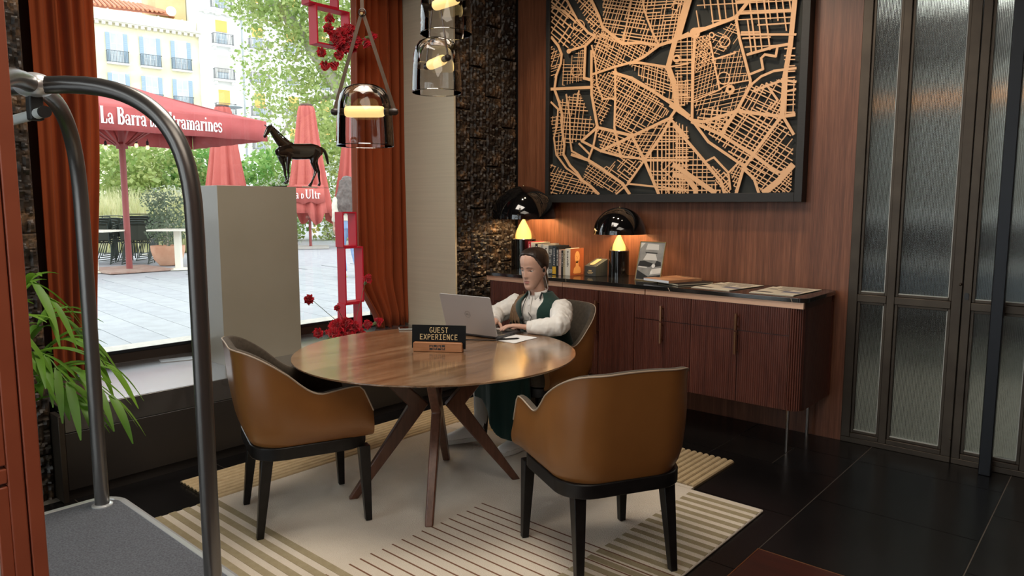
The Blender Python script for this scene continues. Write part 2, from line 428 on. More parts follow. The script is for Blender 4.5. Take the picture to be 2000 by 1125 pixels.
def door(name, x0, splits, parent_y=YB):
    """splits: list of pane x ranges"""
    d = struct(MB().b2(x0[0], x0[1], YB-.01, YB+.05, 0, .035).b2(x0[0], x0[1], YB-.01, YB+.05, DZ, DZ+.07), name, M_bronze, bevel=.003)
    edges = [x0[0]]+[v for s in splits for v in s]+[x0[1]]
    for k in range(0, len(edges), 2): MB().b2(edges[k], edges[k+1], YB-.01, YB+.05, .035, DZ).build('stile', M_bronze, d, bevel=.003)
    for a, b_ in splits:
        MB().b2(a, b_, YB-.01, YB+.05, .035, .065).build('bottom_rail', M_bronze, d, bevel=.003)
        MB().b2(a, b_, YB-.012, YB+.052, .905, .950).build('mid_rail', M_bronze, d, bevel=.003)
        for z0, z1 in ((.065, .905), (.95, DZ)):
            # bead profile round each pane, the pane set back in it
            q = .016
            MB().b2(a, a+q, YB+.004, YB+.036, z0, z1).b2(b_-q, b_, YB+.004, YB+.036, z0, z1).b2(a+q, b_-q, YB+.004, YB+.036, z0, z0+q).b2(a+q, b_-q, YB+.004, YB+.036, z1-q, z1).build('glazing_frame', M_bronze, d, bevel=.002)
            MB().b2(b_-q-.004, b_-q, YB+.006, YB+.03, z0+q, z1-q).b2(a+q, b_-q, YB+.006, YB+.03, z0+q, z0+q+.004).build('glass_edge', M_bead, d)
            MB().b2(a+q, b_-q, YB+.018, YB+.024, z0+q, z1-q).build('pane', M_flute, d)
    return d
d1 = door('door_1', (-1.338, -.729), ((-1.283, -1.118), (-1.074, -.780)))
d2 = door('door_2', (-.725, .32), ((-.682, -.40), (-.36, .26)))
d3 = door('door_3', (.325, 1.5), ((.38, .90), (.95, 1.45)))
MB().prism(rrect(-.716, -.694, .965, 1.005, .010), YB-.016, YB-.008, 'y').build('lock_plate', M_black, d2)
MB().ell((-.738, YB-.018, 1.052), (.008, .012, .008), 10, 6).build('knob', M_bronze, d1)
MB().ell((-.733, YB-.014, .145), (.007, .010, .007), 10, 6).build('door_stop', M_bronze, d1)
struct(MB().b2(-1.35, 1.6, YB-.01, YB+.11, DZ+.07, 3.6), 'trim_5', M_walnut)
# free standing steel post just in front of the doors
post = MB().b2(-.575, -.516, 4.61, 4.665, 0, 3.6).build('steel_post', M_postm, bevel=.004)
tag(post, 'blue-black square steel post standing in front of the fluted glass doors', 'post')
# side room seen blurred through the glass
M_pale = mat('pale_stone_floor', (.50, .48, .42), .5, noise=(4, (.42, .40, .35)))
M_greywall = mat('grey_room_wall', (.34, .35, .34), .7, noise=(2, (.40, .40, .38)))
struct(MB().b2(-3.2, 1.7, YB+.10, 8.2, -.08, -.002), 'floor_side_room', M_pale)
struct(MB().b2(-3.2, 1.7, 7.4, 7.5, 0, 3.6), 'wall_side_room', M_greywall)
struct(MB().b2(-3.3, -3.2, YB+.12, 7.5, 0, 3.6).b2(1.6, 1.7, YB+.1, 7.5, 0, 3.6), 'wall_side_room_ends', M_greywall)
struct(MB().b2(-3.3, 1.7, YB+.12, 7.5, 3.6, 3.7), 'ceiling_side_room', M_greywall)
M_dark = mat('charcoal_band', (.06, .06, .065), .6); M_whiteband = mat('white_band', (.75, .78, .82), .5); M_blueband = mat('blue_grey_band', (.20, .25, .32), .6)
for i, (z0, z1, m, dy) in enumerate(((2.75, 3.5, M_dark, .03), (2.425, 2.455, emis('added_amber_glow', (1, .42, .15), 1.0), .03), (1.34, 1.44, M_whiteband, .06), (1.04, 1.30, M_dark, .04), (.93, 1.0, M_whiteband, .06), (.62, .93, M_blueband, .05), (.30, .55, M_dark, .04))):  # glowing strip added for the orange line in the glass; bands invented
    struct(MB().b2(-3.2, 1.6, 7.4-dy, 7.4, z0, z1), 'trim_%d' % (6+i), m)

# ---- rust red glazed door leaf in the left foreground
M_rust = mat('rust_red_paint', (.32, .078, .036), .42, 0, .5, noise=(9, (.28, .066, .031)), bump=(90, .06, .001))
M_silver = mat('silver_bead', (.62, .64, .62), .35, .4)
M_clear = glass_thin('door_glass', (.93, .95, .94), .01)
XD = -1.761
d4 = struct(MB().b2(XD-.05, XD, .418, .447, .0, 2.5), 'door_4', M_rust, bevel=.003)
MB().b2(XD-.048, XD-.002, .386, .4155, .0, 2.5).build('stile', M_rust, d4, bevel=.003)
MB().b2(XD-.048, XD-.002, -.45, -.40, .0, 2.5).build('stile', M_rust, d4, bevel=.003)
MB().b2(XD-.046, XD-.004, -.40, .386, .912, .944).build('mid_rail', M_rust, d4, bevel=.003)
MB().b2(XD-.046, XD-.004, -.40, .386, 0, .12).build('bottom_rail', M_rust, d4, bevel=.003)
MB().b2(XD-.046, XD-.004, -.40, .386, 2.42, 2.5).build('top_rail', M_rust, d4, bevel=.003)
for z0, z1 in ((.12, .905), (.951, 2.42)):
    MB().b2(XD-.045, XD-.005, .362, .386, z0, z1).b2(XD-.045, XD-.005, -.40, -.376, z0, z1).b2(XD-.045, XD-.005, -.376, .362, z0, z0+.024).b2(XD-.045, XD-.005, -.376, .362, z1-.024, z1).build('glazing_frame', M_rust, d4, bevel=.003)
    MB().b2(XD-.034, XD-.014, .354, .362, z0+.024, z1-.024).b2(XD-.034, XD-.014, -.376, .354, z0+.024, z0+.032).b2(XD-.034, XD-.014, -.376, .354, z1-.032, z1-.024).build('glass_bead', M_silver, d4)
    MB().b2(XD-.027, XD-.021, -.376, .356, z0+.024, z1-.024).build('pane', M_clear, d4)
# ================================================================ LETTERING (stroke glyphs built as thin raised strips)
def arc(cx, cy, rx, ry, a0, a1, n=8): return [(cx+rx*cos(R(a0+(a1-a0)*k/n)), cy+ry*sin(R(a0+(a1-a0)*k/n))) for k in range(n+1)]
_sk = [0]
def strip(mb, pts, w_, T, th=.002):
    _sk[0] = (_sk[0]+1) % 7; b0z = th*.04*_sk[0]; th = th*(1+.12*_sk[0])
    n = len(pts); L_ = []; Q = []
    for i in range(n):
        a = V(pts[max(i-1, 0)]); b = V(pts[min(i+1, n-1)]); t = (b-a); t = t.normalized() if t.length else V((1, 0)); nn = V((-t.y, t.x))*w_/2
        L_.append((V(pts[i])+nn)); Q.append((V(pts[i])-nn))
    vs = [(p.x, p.y, b0z) for p in L_]+[(p.x, p.y, b0z) for p in Q]+[(p.x, p.y, th) for p in L_]+[(p.x, p.y, th) for p in Q]
    fs = []
    for i in range(n-1):
        fs += [(2*n+i, 3*n+i, 3*n+i+1, 2*n+i+1), (i, i+1, n+i+1, n+i), (i, 2*n+i, 2*n+i+1, i+1), (n+i, n+i+1, 3*n+i+1, 3*n+i)]
    mb.add(vs, fs, None, T)
sB, sT = .13, .05
def stem(x, h, w_=sB, top='l', bot=True):
    o = [([(x, 0), (x, h)], w_)]
    if bot: o.append(([(x-.12, .025), (x+.12, .025)], sT))
    if top == 'l': o.append(([(x-.14, h-.02), (x+.0, h-.02)], sT))
    if top == 'f': o.append(([(x-.13, h-.025), (x+.13, h-.025)], sT))
    return o
SERIF = {
 'L': (.60, stem(.15, 1, .15, 'f')+[([(.1, .03), (.50, .03)], .06), ([(.49, .02), (.53, .27)], .06)]),
 'B': (.66, stem(.15, 1, .15, 'l')+[(arc(.30, .77, .20, .20, 90, -90), .11), (arc(.30, .29, .25, .26, 90, -90), .12), ([(.1, .97), (.3, .97)], .06), ([(.1, .56), (.32, .56)], .06), ([(.1, .03), (.3, .03)], .06)]),
 'a': (.52, [(arc(.22, .17, .14, .145, 20, 340), .075), ([(.37, .42), (.37, .08), (.42, .03), (.48, .06)], .11), (arc(.22, .43, .155, .165, 0, 165), .075), ([(.08, .46), (.08, .40)], .10)]),
 'r': (.43, stem(.15, .60, .12)+[(arc(.30, .42, .12, .16, 170, 55), .07), ([(.36, .53), (.41, .50)], .12)]),
 'D': (.70, stem(.15, 1, .15, 'l')+[(arc(.28, .5, .30, .47, 90, -90, 12), .13), ([(.1, .97), (.3, .97)], .06), ([(.1, .03), (.3, .03)], .06)]),
 'E': (.62, stem(.15, 1, .15, 'l')+[([(.1, .97), (.5, .97)], .06), ([(.1, .52), (.42, .52)], .06), ([(.1, .03), (.52, .03)], .06), ([(.50, .97), (.51, .78)], .05), ([(.52, .03), (.54, .25)], .05)]),
 'U': (.78, [([(.18, .97), (.18, .32)], .15), (arc(.40, .32, .22, .29, 180, 360, 10), .09), ([(.62, .97), (.62, .32)], .06), ([(.04, .975), (.32, .975)], .05), ([(.5, .975), (.74, .975)], .05)]),
 'l': (.32, stem(.16, 1.02, .12)), 'i': (.32, stem(.16, .60, .12)+[(arc(.15, .82, .035, .035, 0, 360, 10), .07)]),
 't': (.38, [([(.17, .80), (.17, .14), (.22, .04), (.33, .06)], .11), ([(.04, .58), (.34, .58)], .05)]),
 'm': (.86, stem(.15, .60, .12)+stem(.43, .42, .12, '')+stem(.71, .42, .12, '')+[(arc(.30, .42, .13, .15, 160, 0), .08), (arc(.58, .42, .13, .15, 160, 0), .08)]),
 'n': (.58, stem(.15, .60, .12)+stem(.43, .42, .12, '')+[(arc(.30, .42, .13, .15, 160, 0), .08)]),
 'e': (.50, [(arc(.25, .30, .17, .28, 0, 320, 14), .095), ([(.09, .33), (.42, .33)], .045)]),
 's': (.42, [(arc(.20, .45, .125, .135, 45, 235, 8)+arc(.21, .16, .14, .145, 80, -150, 10), .085), ([(.33, .58), (.34, .44)], .05), ([(.07, .03), (.06, .19)], .05)]),
 ' ': (.30, [])}
MO = .125
MONO = {
 'G': [(arc(.31, .5, .24, .44, 50, 310, 14), MO), ([(.31, .46), (.55, .46), (.55, .15)], MO)], 'U': [([(.08, 1), (.08, .3)]+arc(.30, .28, .22, .24, 180, 360, 8)+[(.52, 1)], MO)],
 'E': [([(.10, 1), (.10, 0)], MO), ([(.08, .94), (.55, .94)], MO), ([(.08, .51), (.50, .51)], MO), ([(.08, .06), (.56, .06)], MO)],
 'S': [(arc(.30, .73, .20, .22, 30, 265, 9)+arc(.30, .27, .22, .235, 85, -150, 9), MO)], 'T': [([(.30, 1), (.30, 0)], MO), ([(.02, .94), (.58, .94)], MO)],
 'X': [([(.04, 1), (.56, 0)], MO), ([(.56, 1), (.04, 0)], MO)], 'P': [([(.10, 1), (.10, 0)], MO), ([(.08, .94), (.30, .94)]+arc(.30, .70, .23, .24, 90, -90)+[(.08, .46)], MO)],
 'R': [([(.10, 1), (.10, 0)], MO), ([(.08, .94), (.30, .94)]+arc(.30, .71, .22, .23, 90, -90)+[(.08, .48)], MO), ([(.28, .48), (.55, 0)], MO)],
 'I': [([(.30, 1), (.30, 0)], MO), ([(.08, .94), (.52, .94)], MO), ([(.08, .06), (.52, .06)], MO)], 'N': [([(.09, 0), (.09, 1)], MO), ([(.51, 0), (.51, 1)], MO), ([(.09, .96), (.51, .04)], MO)],
 'C': [(arc(.32, .5, .25, .44, 50, 310, 14), MO)], 'H': [([(.09, 0), (.09, 1)], MO), ([(.51, 0), (.51, 1)], MO), ([(.09, .5), (.51, .5)], MO)], 'O': [(arc(.30, .5, .23, .44, 0, 360, 16), MO)],
 'M': [([(.06, 0), (.06, 1), (.30, .4), (.54, 1), (.54, 0)], MO)], 'F': [([(.10, 1), (.10, 0)], MO), ([(.08, .94), (.55, .94)], MO), ([(.08, .51), (.50, .51)], MO)], ' ': []}
def write(mb, text, size, T, font='serif', track=0, th=.002, sxx=1.0):
    """T: matrix whose x axis runs along the line and y axis up; returns width"""
    x = 0
    for ch in text:
        if font == 'serif': adv, st = SERIF.get(ch, (.4, []))
        else: adv, st = .72, MONO.get(ch, [])
        for pts, w_ in st: strip(mb, [((x+p[0])*size*sxx, p[1]*size) for p in pts], w_*size, T, th)
        x += adv+track
    return x*size*sxx
def twidth(text, font='serif', track=0): return sum((SERIF.get(c, (.4,))[0] if font == 'serif' else .72)+track for c in text)
def frame_T(o, ux, uy):
    ux = V(ux).normalized(); uy = V(uy).normalized(); uz = ux.cross(uy)
    return M4(((ux.x, uy.x, uz.x, o[0]), (ux.y, uy.y, uz.y, o[1]), (ux.z, uy.z, uz.z, o[2]), (0, 0, 0, 1)))

_fw = V((-sin(R(41.3))*cos(R(6.65)), cos(R(41.3))*cos(R(6.65)), -sin(R(6.65)))); _rt = V((cos(R(41.3)), sin(R(41.3)), 0)); _up = _rt.cross(_fw)
def at(px, py, D):
    """world point at depth D for a position measured on the 2000x1125 survey picture"""
    return V((0, 0, CAM_H))+(_fw*1390+_rt*(px-1000)-_up*(py-562.5))*(D/1390)

# ================================================================ THE SQUARE OUTSIDE
ZG = .28
random.seed(11)
M_pave = mat('pavement_bed', (.30, .30, .30), .9)
M_slab = [mat('paving_slab', c, .85, noise=(5, tuple(x*.82 for x in c), 8), bump=(60, .2, .002)) for c in ((.40,.41,.42), (.415,.425,.435), (.385,.395,.41))]
M_pave2 = mat('small_sett_paving', (.32, .32, .34), .9, noise=(9, (.40, .40, .42), 8))
pv = struct(MB().b2(-75, -4.99, -25, 60, -.3, ZG-.012), 'pavement', M_pave2)
ca, sa = cos(R(-5)), sin(R(-5))
sl = [MB().b2(-.8992, .8992, -.164, .164, -.03, 0).mesh('slab') for _ in range(3)]
for k in range(3): sl[k].materials.append(M_slab[k])
n = 0
for j in range(46):
    for i in range(4):
        u = -5.9-1.8*i-(j % 2)*.75; v = .25+.335*j
        x, y = u*ca-(v)*sa-.3, u*sa+v*ca-.55
        if x > -5.35 or (i == 3 and y < 1.5): pass
        o = link('paving_slab', sl[(i*2+j*5) % 3], None, pv, (x, y, ZG), (0, 0, R(-5))); n += 1
# ---------------------------------------------------------------- buildings
FA = R(9.2); fd = V((sin(FA), cos(FA), 0)); fn = V((cos(FA), -sin(FA), 0)); FC = -67.148
def TF(off=0): o = fn*(FC+off); return M4(((fd.x, -fn.x, 0, o.x), (fd.y, -fn.y, 0, o.y), (0, 0, 1, 0), (0, 0, 0, 1)))
FT = TF()          # local: x along the facade, -y towards us, z up
M_yel = mat('pale_yellow_render', (.80, .71, .43), .9, noise=(.6, (.86, .82, .62), 6))
M_cream = mat('cream_stucco', (.78, .74, .62), .9, noise=(1, (.84, .80, .70)))
M_white = mat('white_render', (.84, .83, .78), .9, noise=(.5, (.88, .87, .84)))
M_ochre = mat('ochre_render', (.62, .50, .26), .9, noise=(1, (.70, .58, .32)))
M_shut = mat('blue_grey_shutter', (.34, .44, .52), .6); M_pane = mat('building_pane', (.42, .50, .56), .15, 0, .8, noise=(.8, (.62, .68, .72)))
M_iron = mat('wrought_iron', (.09, .09, .095), .6); M_blind = mat('orange_blind', (.85, .50, .14), .8); M_blind2 = mat('grey_blind', (.58, .55, .50), .8)
M_rooft = mat('terracotta_roof', (.52, .20, .11), .8, noise=(3, (.66, .32, .19)))
M_wf = mat('white_window_frame', (.75, .78, .80), .6)
yb = empty('apartment_building', (0, 0, 0), 0, 'pale yellow apartment block with blue-grey shutters and a bracketed cornice', 'building')
MB().b2(4.5, 19.75, 0, 9, 0, 16.3, T=FT).build('wall', M_yel, yb)
MB().b2(4.5, 19.72, .15, 9, 16.5, 17.35, T=FT).build('parapet', M_yel, yb)
m = MB().b2(4.5, 19.95, -.5, .1, 16.32, 16.5, T=FT).b2(4.5, 19.95, -.35, .1, 16.24, 16.32, T=FT)
m.build('cornice', M_cream, yb)
for k in range(32): MB().b2(4.6+.48*k, 4.85+.48*k, -.40, 0, 16.02, 16.24, T=FT).build('bracket', M_cream, yb)
for k in range(8): MB().b2(5.2+1.9*k, 5.32+1.9*k, .08, .16, 16.5, 17.4, T=FT).build('parapet_pilaster', M_cream, yb)
rf = MB().add([(4.5, 1.6, 17.3), (18.4, 1.6, 17.9), (16.6, 6, 19.6), (4.5, 6, 20)], [(0, 1, 2, 3)], T=FT).add([(18.4, 1.6, 17.9), (18.8, 8, 17.9), (16.6, 6, 19.6)], [(0, 1, 2)], T=FT).build('roof', M_rooft, yb)
random.seed(2)
for k in range(26):      # tile courses
    s0 = 9+k*.36
    MB().tube([FT @ V((s0, 1.55, 17.56+(s0-4.5)*.0432)), FT @ V((min(s0, 16.4), 5.0, 19.35))], .11, 6).build('roof_tile_row', M_rooft, rf)
MB().b2(4.5, 18.6, 1.3, 1.65, 17.2, 17.62, T=FT).build('eaves', M_white, yb)
MB().b2(17.2, 19.7, 3, 8, 16.4, 21, T=FT).build('side_wall', M_ochre, yb)
dish = MB().lathe([(.0, 0), (.22, .03), (.38, .10), (.40, .12)], 18).build('satellite_dish', M_wf, yb, FT @ V((17.7, .2, 17.95)), (R(90), 0, R(70)))
def bars(mb, x0, x1, y, z0, z1, step=.11, r=.012, T=FT):
    k = 0; x = x0
    while x <= x1+1e-3: mb.box((x, y, (z0+z1)/2), (.022, .022, z1-z0), 0, None, T); x += step
    mb.box(((x0+x1)/2, y, z1), (x1-x0+.03, .035, .035), 0, None, T); mb.box(((x0+x1)/2, y, z0+.06), (x1-x0+.03, .03, .03), 0, None, T)
def yellow_window(sc_, zt):
    a, b_ = sc_-.47, sc_+.47; zb = zt-2.38
    wn = MB().b2(a-.10, a, -.05, .03, zb, zt+.1, T=FT).b2(b_, b_+.10, -.05, .03, zb, zt+.1, T=FT).b2(a, b_, -.05, .03, zt, zt+.1, T=FT).build('window', M_cream, yb)
    MB().b2(a, b_, -.012, -.004, zb, zt, T=FT).build('pane', M_pane, wn)
    fr = MB()
    for x in (a, sc_-.03, b_-.06): fr.b2(x, x+.06, -.03, -.008, zb, zt, T=FT)
    for z in (zb+.6, zb+1.5, zt-.06): fr.b2(a, b_, -.028, -.008, z, z+.05, T=FT)
    fr.build('sash', M_wf, wn)
    for sg, x in ((-1, a-.34), (1, b_+.02)):
        s_ = MB().b2(x, x+.32, -.11, -.06, zb+.02, zt, T=FT)
        for q in range(13): s_.b2(x+.05, x+.27, -.125, -.10, zb+.12+q*.17, zb+.23+q*.17, T=FT)
        s_.build('shutter', M_shut, wn)
    MB().b2(a-.36, b_+.36, -.42, 0, zb-.16, zb-.02, T=FT).build('balcony_slab', M_cream, wn)
    ra = MB(); bars(ra, a-.33, b_+.33, -.38, zb-.02, zb+.92)
    for x in (a-.33, b_+.33): ra.box((x, -.2, zb+.90), (.03, .38, .03), 0, None, FT); ra.box((x, -.2, zb+.40), (.022, .022, .9), 0, None, FT)
    ra.build('railing', M_iron, wn)
for zt in (15.47, 12.27, 9.07):
    for s_ in (10.8, 13.32, 15.82, 18.26): yellow_window(s_, zt)
wb = empty('apartment_building', (0, 0, 0), 0, 'white apartment block with orange blinds and small corbelled balconies behind the tree', 'building')
MB().b2(19.76, 44, -.3, 10, 0, 25, T=FT).build('wall', M_white, wb)
m = MB().b2(19.76, 44, -.85, -.3, 18.36, 18.5, T=FT).b2(19.76, 44, -.7, -.3, 18.22, 18.36, T=FT)
m.build('cornice', M_white, wb)
for k in range(24): MB().ell(FT @ V((20.4+.95*k, -.55, 18.2)), (.26, .26, .14), 10, 6).build('scallop', M_white, wb)
MB().tube([FT @ V((23.45, -.42, 3)), FT @ V((23.45, -.42, 18.2))], .07, 8).build('drainpipe', mat('zinc_pipe', (.42, .45, .47), .5, .3), wb)
def white_window(sc_, zt, kind):
    a, b_ = sc_-.5, sc_+.5; zb = zt-2.15
    wn = MB().b2(a-.08, a, -.36, -.28, zb, zt+.08, T=FT).b2(b_, b_+.08, -.36, -.28, zb, zt+.08, T=FT).b2(a, b_, -.36, -.28, zt, zt+.08, T=FT).build('window', M_white, wb)
    MB().b2(a, b_, -.315, -.305, zb, zt, T=FT).build('pane', M_pane, wn)
    fr = MB()
    for x in (a, sc_-.04, b_-.07): fr.b2(x, x+.07, -.335, -.31, zb, zt, T=FT)
    for z in (zb+.5, zt-1.05): fr.b2(a, b_, -.333, -.31, z, z+.05, T=FT)
    fr.build('sash', M_wf, wn)
    hb = {0: .98, 1: 1.45, 2: 1.3}[kind]
    MB().b2(a, b_, -.375, -.34, zt-hb, zt, T=FT).build('blind', M_blind2 if kind == 1 else M_blind, wn)
    MB().b2(sc_-.92, sc_+.92, -.95, -.3, zb-.16, zb, T=FT).b2(sc_-.98, sc_+.98, -1.0, -.3, zb-.06, zb, T=FT).build('balcony_slab', M_white, wn)
    for x in (sc_-.72, sc_+.72): MB().b2(x-.10, x+.10, -.75, -.3, zb-.42, zb-.16, T=FT).build('corbel', M_white, wn)
    ra = MB(); bars(ra, sc_-.86, sc_+.86, -.90, zb, zb+.92, .13)
    for x in (sc_-.86, sc_+.86):
        for q in range(4): ra.box((x, -.45-.13*q, zb+.46), (.022, .022, .92), 0, None, FT)
        ra.box((x, -.6, zb+.92), (.03, .6, .03), 0, None, FT)
    ra.build('railing', M_iron, wn)
for r_, zt in enumerate((20.75, 17.72, 14.72, 11.72, 8.72)):
    for s_ in (21.66, 24.85, 28.1, 31.3): white_window(s_, zt, (0, 0, 1, 2, 0)[r_])
# ---------------------------------------------------------------- vegetation
M_leafA = leafmat('plane_tree_leaf', (.26, .38, .10), (.52, .60, .24)); M_leafB = leafmat('hedge_leaf', (.24, .36, .09), (.52, .58, .22)); M_leafC = leafmat('silver_shrub_leaf', (.42, .48, .38), (.62, .66, .56)); M_leafD = leafmat('shrub_leaf', (.14, .34, .07), (.40, .58, .18))
M_grass = leafmat('dry_grass', (.52, .54, .26), (.82, .78, .50)); M_bark = mat('mottled_bark', (.34, .31, .25), .9, noise=(4, (.55, .52, .44))); M_pol = leafmat('olive_leaf', (.10, .16, .09), (.24, .30, .20))
def leaves(name, blobs, count, size, m, parent, seed, shell=.55, aspect=.7):
    random.seed(seed); vs = []; fs = []
    tot = sum(b_[1][0]*b_[1][1]*b_[1][2] for b_ in blobs)
    for c, r_ in blobs:
        for _ in range(int(count*r_[0]*r_[1]*r_[2]/tot)):
            while True:
                p = V((random.uniform(-1, 1), random.uniform(-1, 1), random.uniform(-1, 1)))
                if p.length <= 1 and p.length > shell*random.random(): break
            p = V((c[0]+p.x*r_[0], c[1]+p.y*r_[1], c[2]+p.z*r_[2]))
            a = V((random.gauss(0, 1), random.gauss(0, 1), random.gauss(0, .8))).normalized(); b = a.cross(V((random.gauss(0, 1), random.gauss(0, 1), random.gauss(0, 1)))).normalized()
            s = size*random.uniform(.6, 1.25); q = len(vs)
            vs += [p-a*s*.5, p+b*s*aspect*.5, p+a*s*.5, p-b*s*aspect*.5]; fs.append((q, q+1, q+2, q+3))
    me = bpy.data.meshes.new(name); me.from_pydata([tuple(v) for v in vs], [], fs)
    o = link(name, me, m, parent); o['kind'] = 'stuff'; return o
def blob(px, py, D, rx, ry=None, rz=None): return (at(px, py, D), (rx, ry or rx, rz or rx))
tr = empty('plane_tree', at(725, 420, 27)*1, 0, 'tall plane tree with a mottled leaning branch in front of the white block', 'tree'); tr.location = (0, 0, 0)
base = at(745, 430, 27); base.z = ZG
br = MB()
br.tube(bez([base, at(740, 330, 27), at(710, 240, 27), at(640, 140, 26.8), at(585, 60, 26.5), at(528, 0, 26), at(470, -80, 26)], 6), [.40]*6+[.36]*6+[.30]*6+[.24]*6+[.20]*6+[.15]*6+[.1], 10)
br.tube(bez([at(600, 82, 26.6), at(560, 20, 27), at(545, -60, 27.5)], 6), [.14]*6+[.11]*6+[.07], 8)
br.tube(bez([at(700, 230, 27), at(660, 190, 28), at(590, 210, 28.5), at(540, 280, 28.5)], 6), [.14]*6+[.10]*6+[.06]*6+[.03], 8)
br.tube(bez([at(720, 260, 27), at(730, 120, 27), at(700, 0, 27), at(690, -120, 27)], 6), [.25]*6+[.2]*6+[.15]*6+[.1], 8)
br.build('trunk', M_bark, tr)
leaves('foliage', [blob(500, 15, 26, 1.0, 1, .9), blob(545, 55, 26, 1.2, 1.2, 1.1), blob(600, 10, 26, 1.5), blob(600, 110, 26.5, 1.3), blob(560, 170, 27, 1.3, 1.2, 1.2), blob(510, 165, 27, .8, .8, .9), blob(650, 60, 27, 1.6), blob(660, 190, 27, 1.6), blob(620, 250, 27.5, 1.2), blob(545, 250, 28, .9, .9, 1.0), blob(690, 280, 28, 1.5), blob(490, 120, 27, .7, .8, .7), blob(500, 240, 28, .6, .7, .7), blob(520, 290, 28, .7, .8, .5), blob(575, 300, 28, .9, .9, .6), blob(470, -30, 26, 1.2), blob(530, -60, 26, 1.8), blob(640, -60, 26, 2), blob(740, 100, 27, 2)], 17000, .17, M_leafA, tr, 5, .75)
def shrub(name, blobs, cnt, size, m, label, cat, seed, aspect=.7, group=None):
    e = empty(name, (0, 0, 0), 0, label, cat, group); leaves('foliage', blobs+[((b_[0].x, b_[0].y, ZG+.42*(b_[0].z-b_[1][2]-ZG)), (b_[1][0]*1.0, b_[1][1]*1.0, max(.25, .62*(b_[0].z-b_[1][2]*.5-ZG)))) for b_ in blobs], int(cnt*1.7), size, m, e, seed, .6, aspect)
    c = blobs[0][0]; st = MB()
    for k in range(4):
        a = 1.57*k; st.tube([(c.x+.1*cos(a), c.y+.1*sin(a), ZG), (c.x+.25*cos(a), c.y+.25*sin(a), ZG+.7)], [.03, .012], 6)
    st.build('stem', M_bark, e); return e
shrub('hedge', [blob(215, 345, 21, .95, 1.2, 1.05), blob(275, 330, 21, 1.0, 1.1, .9), blob(330, 345, 21, 1.0, 1.1, 1.05), blob(240, 300, 22, .8, .9, .5), blob(300, 390, 20.6, 1.0, .8, .7)], 5200, .16, M_leafB, 'loose yellow-green hedge behind the open parasol', 'hedge', 21)
shrub('broadleaf_shrub', [blob(390, 330, 22, 1.1, 1.1, 1.0), blob(375, 375, 21.5, 1.0, 1.0, .9)], 1900, .2, M_leafD, 'dark green broadleaf shrub between the open and the first closed parasol', 'shrub', 22)
shrub('broadleaf_shrub', [blob(525, 335, 24, .95, 1.1, .75), blob(550, 320, 24.5, .8, .9, .7), blob(505, 350, 23.5, .7, .7, .7)], 2400, .17, M_leafD, 'rounded bright green shrub seen beneath the horse statue', 'shrub', 23)
shrub('silver_shrub', [blob(330, 400, 19.6, .6, .6, .55), blob(290, 410, 19.4, .5, .5, .4), blob(360, 395, 19.8, .5, .5, .5)], 1500, .12, M_leafC, 'silvery grey shrub beside the dry grass', 'shrub', 24, .3)
shrub('silver_shrub', [blob(560, 355, 22, .5, .5, .3), blob(530, 358, 22, .5, .5, .25), blob(660, 340, 23, .5, .6, .6)], 900, .12, M_leafC, 'low silvery shrub just above the top of the grey plinth', 'shrub', 25, .3)
shrub('lime_shrub', [blob(640, 290, 25, .9, .9, 1.0), blob(655, 240, 25, .9, .9, .8), blob(680, 320, 25, .8, .8, .9)], 1800, .18, M_leafB, 'lime green shrub between the two right-hand closed parasols', 'shrub', 26)
# dry grass bed: nobody could count the blades
random.seed(7); vs = []; fs = []
for _ in range(2600):
    p = at(random.uniform(150, 400), 470, random.uniform(18.3, 19.6)); p.z = ZG
    h = random.uniform(.8, 1.75); lean = V((random.gauss(0, .22), random.gauss(0, .22), 0)); s = V((-.66, .75, 0))*-.018; s = V((.75, .66, 0))*.018; q = len(vs)
    t = p+V((0, 0, h))+lean; mdl = p+V((0, 0, h*.55))+lean*.35
    vs += [p-s, p+s, mdl+s*.8, mdl-s*.8, t]; fs += [(q, q+1, q+2, q+3), (q+3, q+2, q+4)]
me = bpy.data.meshes.new('dry_grass'); me.from_pydata([tuple(v) for v in vs], [], fs)
tag(link('dry_grass', me, M_grass), 'pale dry grass growing behind the stacked terrace chairs', 'grass', None, 'stuff')
# street lamp
M_lampg = mat('grey_lamp_steel', (.34, .38, .40), .5, .3)
e = empty('street_lamp', (0, 0, 0), 0, 'grey street lamp with a flat oval head in front of the white block', 'street lamp')
p0 = at(432, 230, 33); MB().tube([(p0.x, p0.y, ZG), (p0.x, p0.y, at(432, 212, 33).z)], .07, 10).build('pole', M_lampg, e)
q0 = at(431, 211, 33); q1 = at(460, 212, 33)
MB().tube([q0+V((0, 0, .02)), q1], .045, 8).build('arm', M_lampg, e)
MB().ell((q0+q1)/2+_rt*.25+V((0, 0, .05)), (.42, .42, .07), 18, 6).build('lamp_head', M_lampg, e)
# ---------------------------------------------------------------- open parasol with lettering
M_canvas = mat('dusty_red_canvas', (.40, .075, .072), .85, noise=(3, (.46, .095, .09)), bump=(3, .25, .02))
M_canvas2 = mat('coral_red_canvas', (.46, .098, .082), .85, noise=(2, (.53, .13, .105)), bump=(3, .2, .02))
M_redpost = mat('oxblood_painted_steel', (.28, .06, .055), .5)
M_print = mat('white_print', (.86, .84, .80), .8)
ux, uy = -14.2, 5.27
um = empty('open_parasol', (ux, uy, ZG), 0, 'open red rectangular parasol with white serif lettering on its valance', 'parasol')
hx, hy, zv0, zv1, za = 1.55, 2.03, 2.71-ZG, 3.08-ZG, 3.72-ZG
mb = MB(); n_ = 10; rings = []
def canopy_pt(u, v):   # u,v in -1..1
    t = max(abs(u), abs(v)); return V((u*hx, v*hy, za+(zv1-za)*t - .05*sin(pi*t)))
grid = [[canopy_pt(-1+2*i/n_, -1+2*j/n_) for i in range(n_+1)] for j in range(n_+1)]
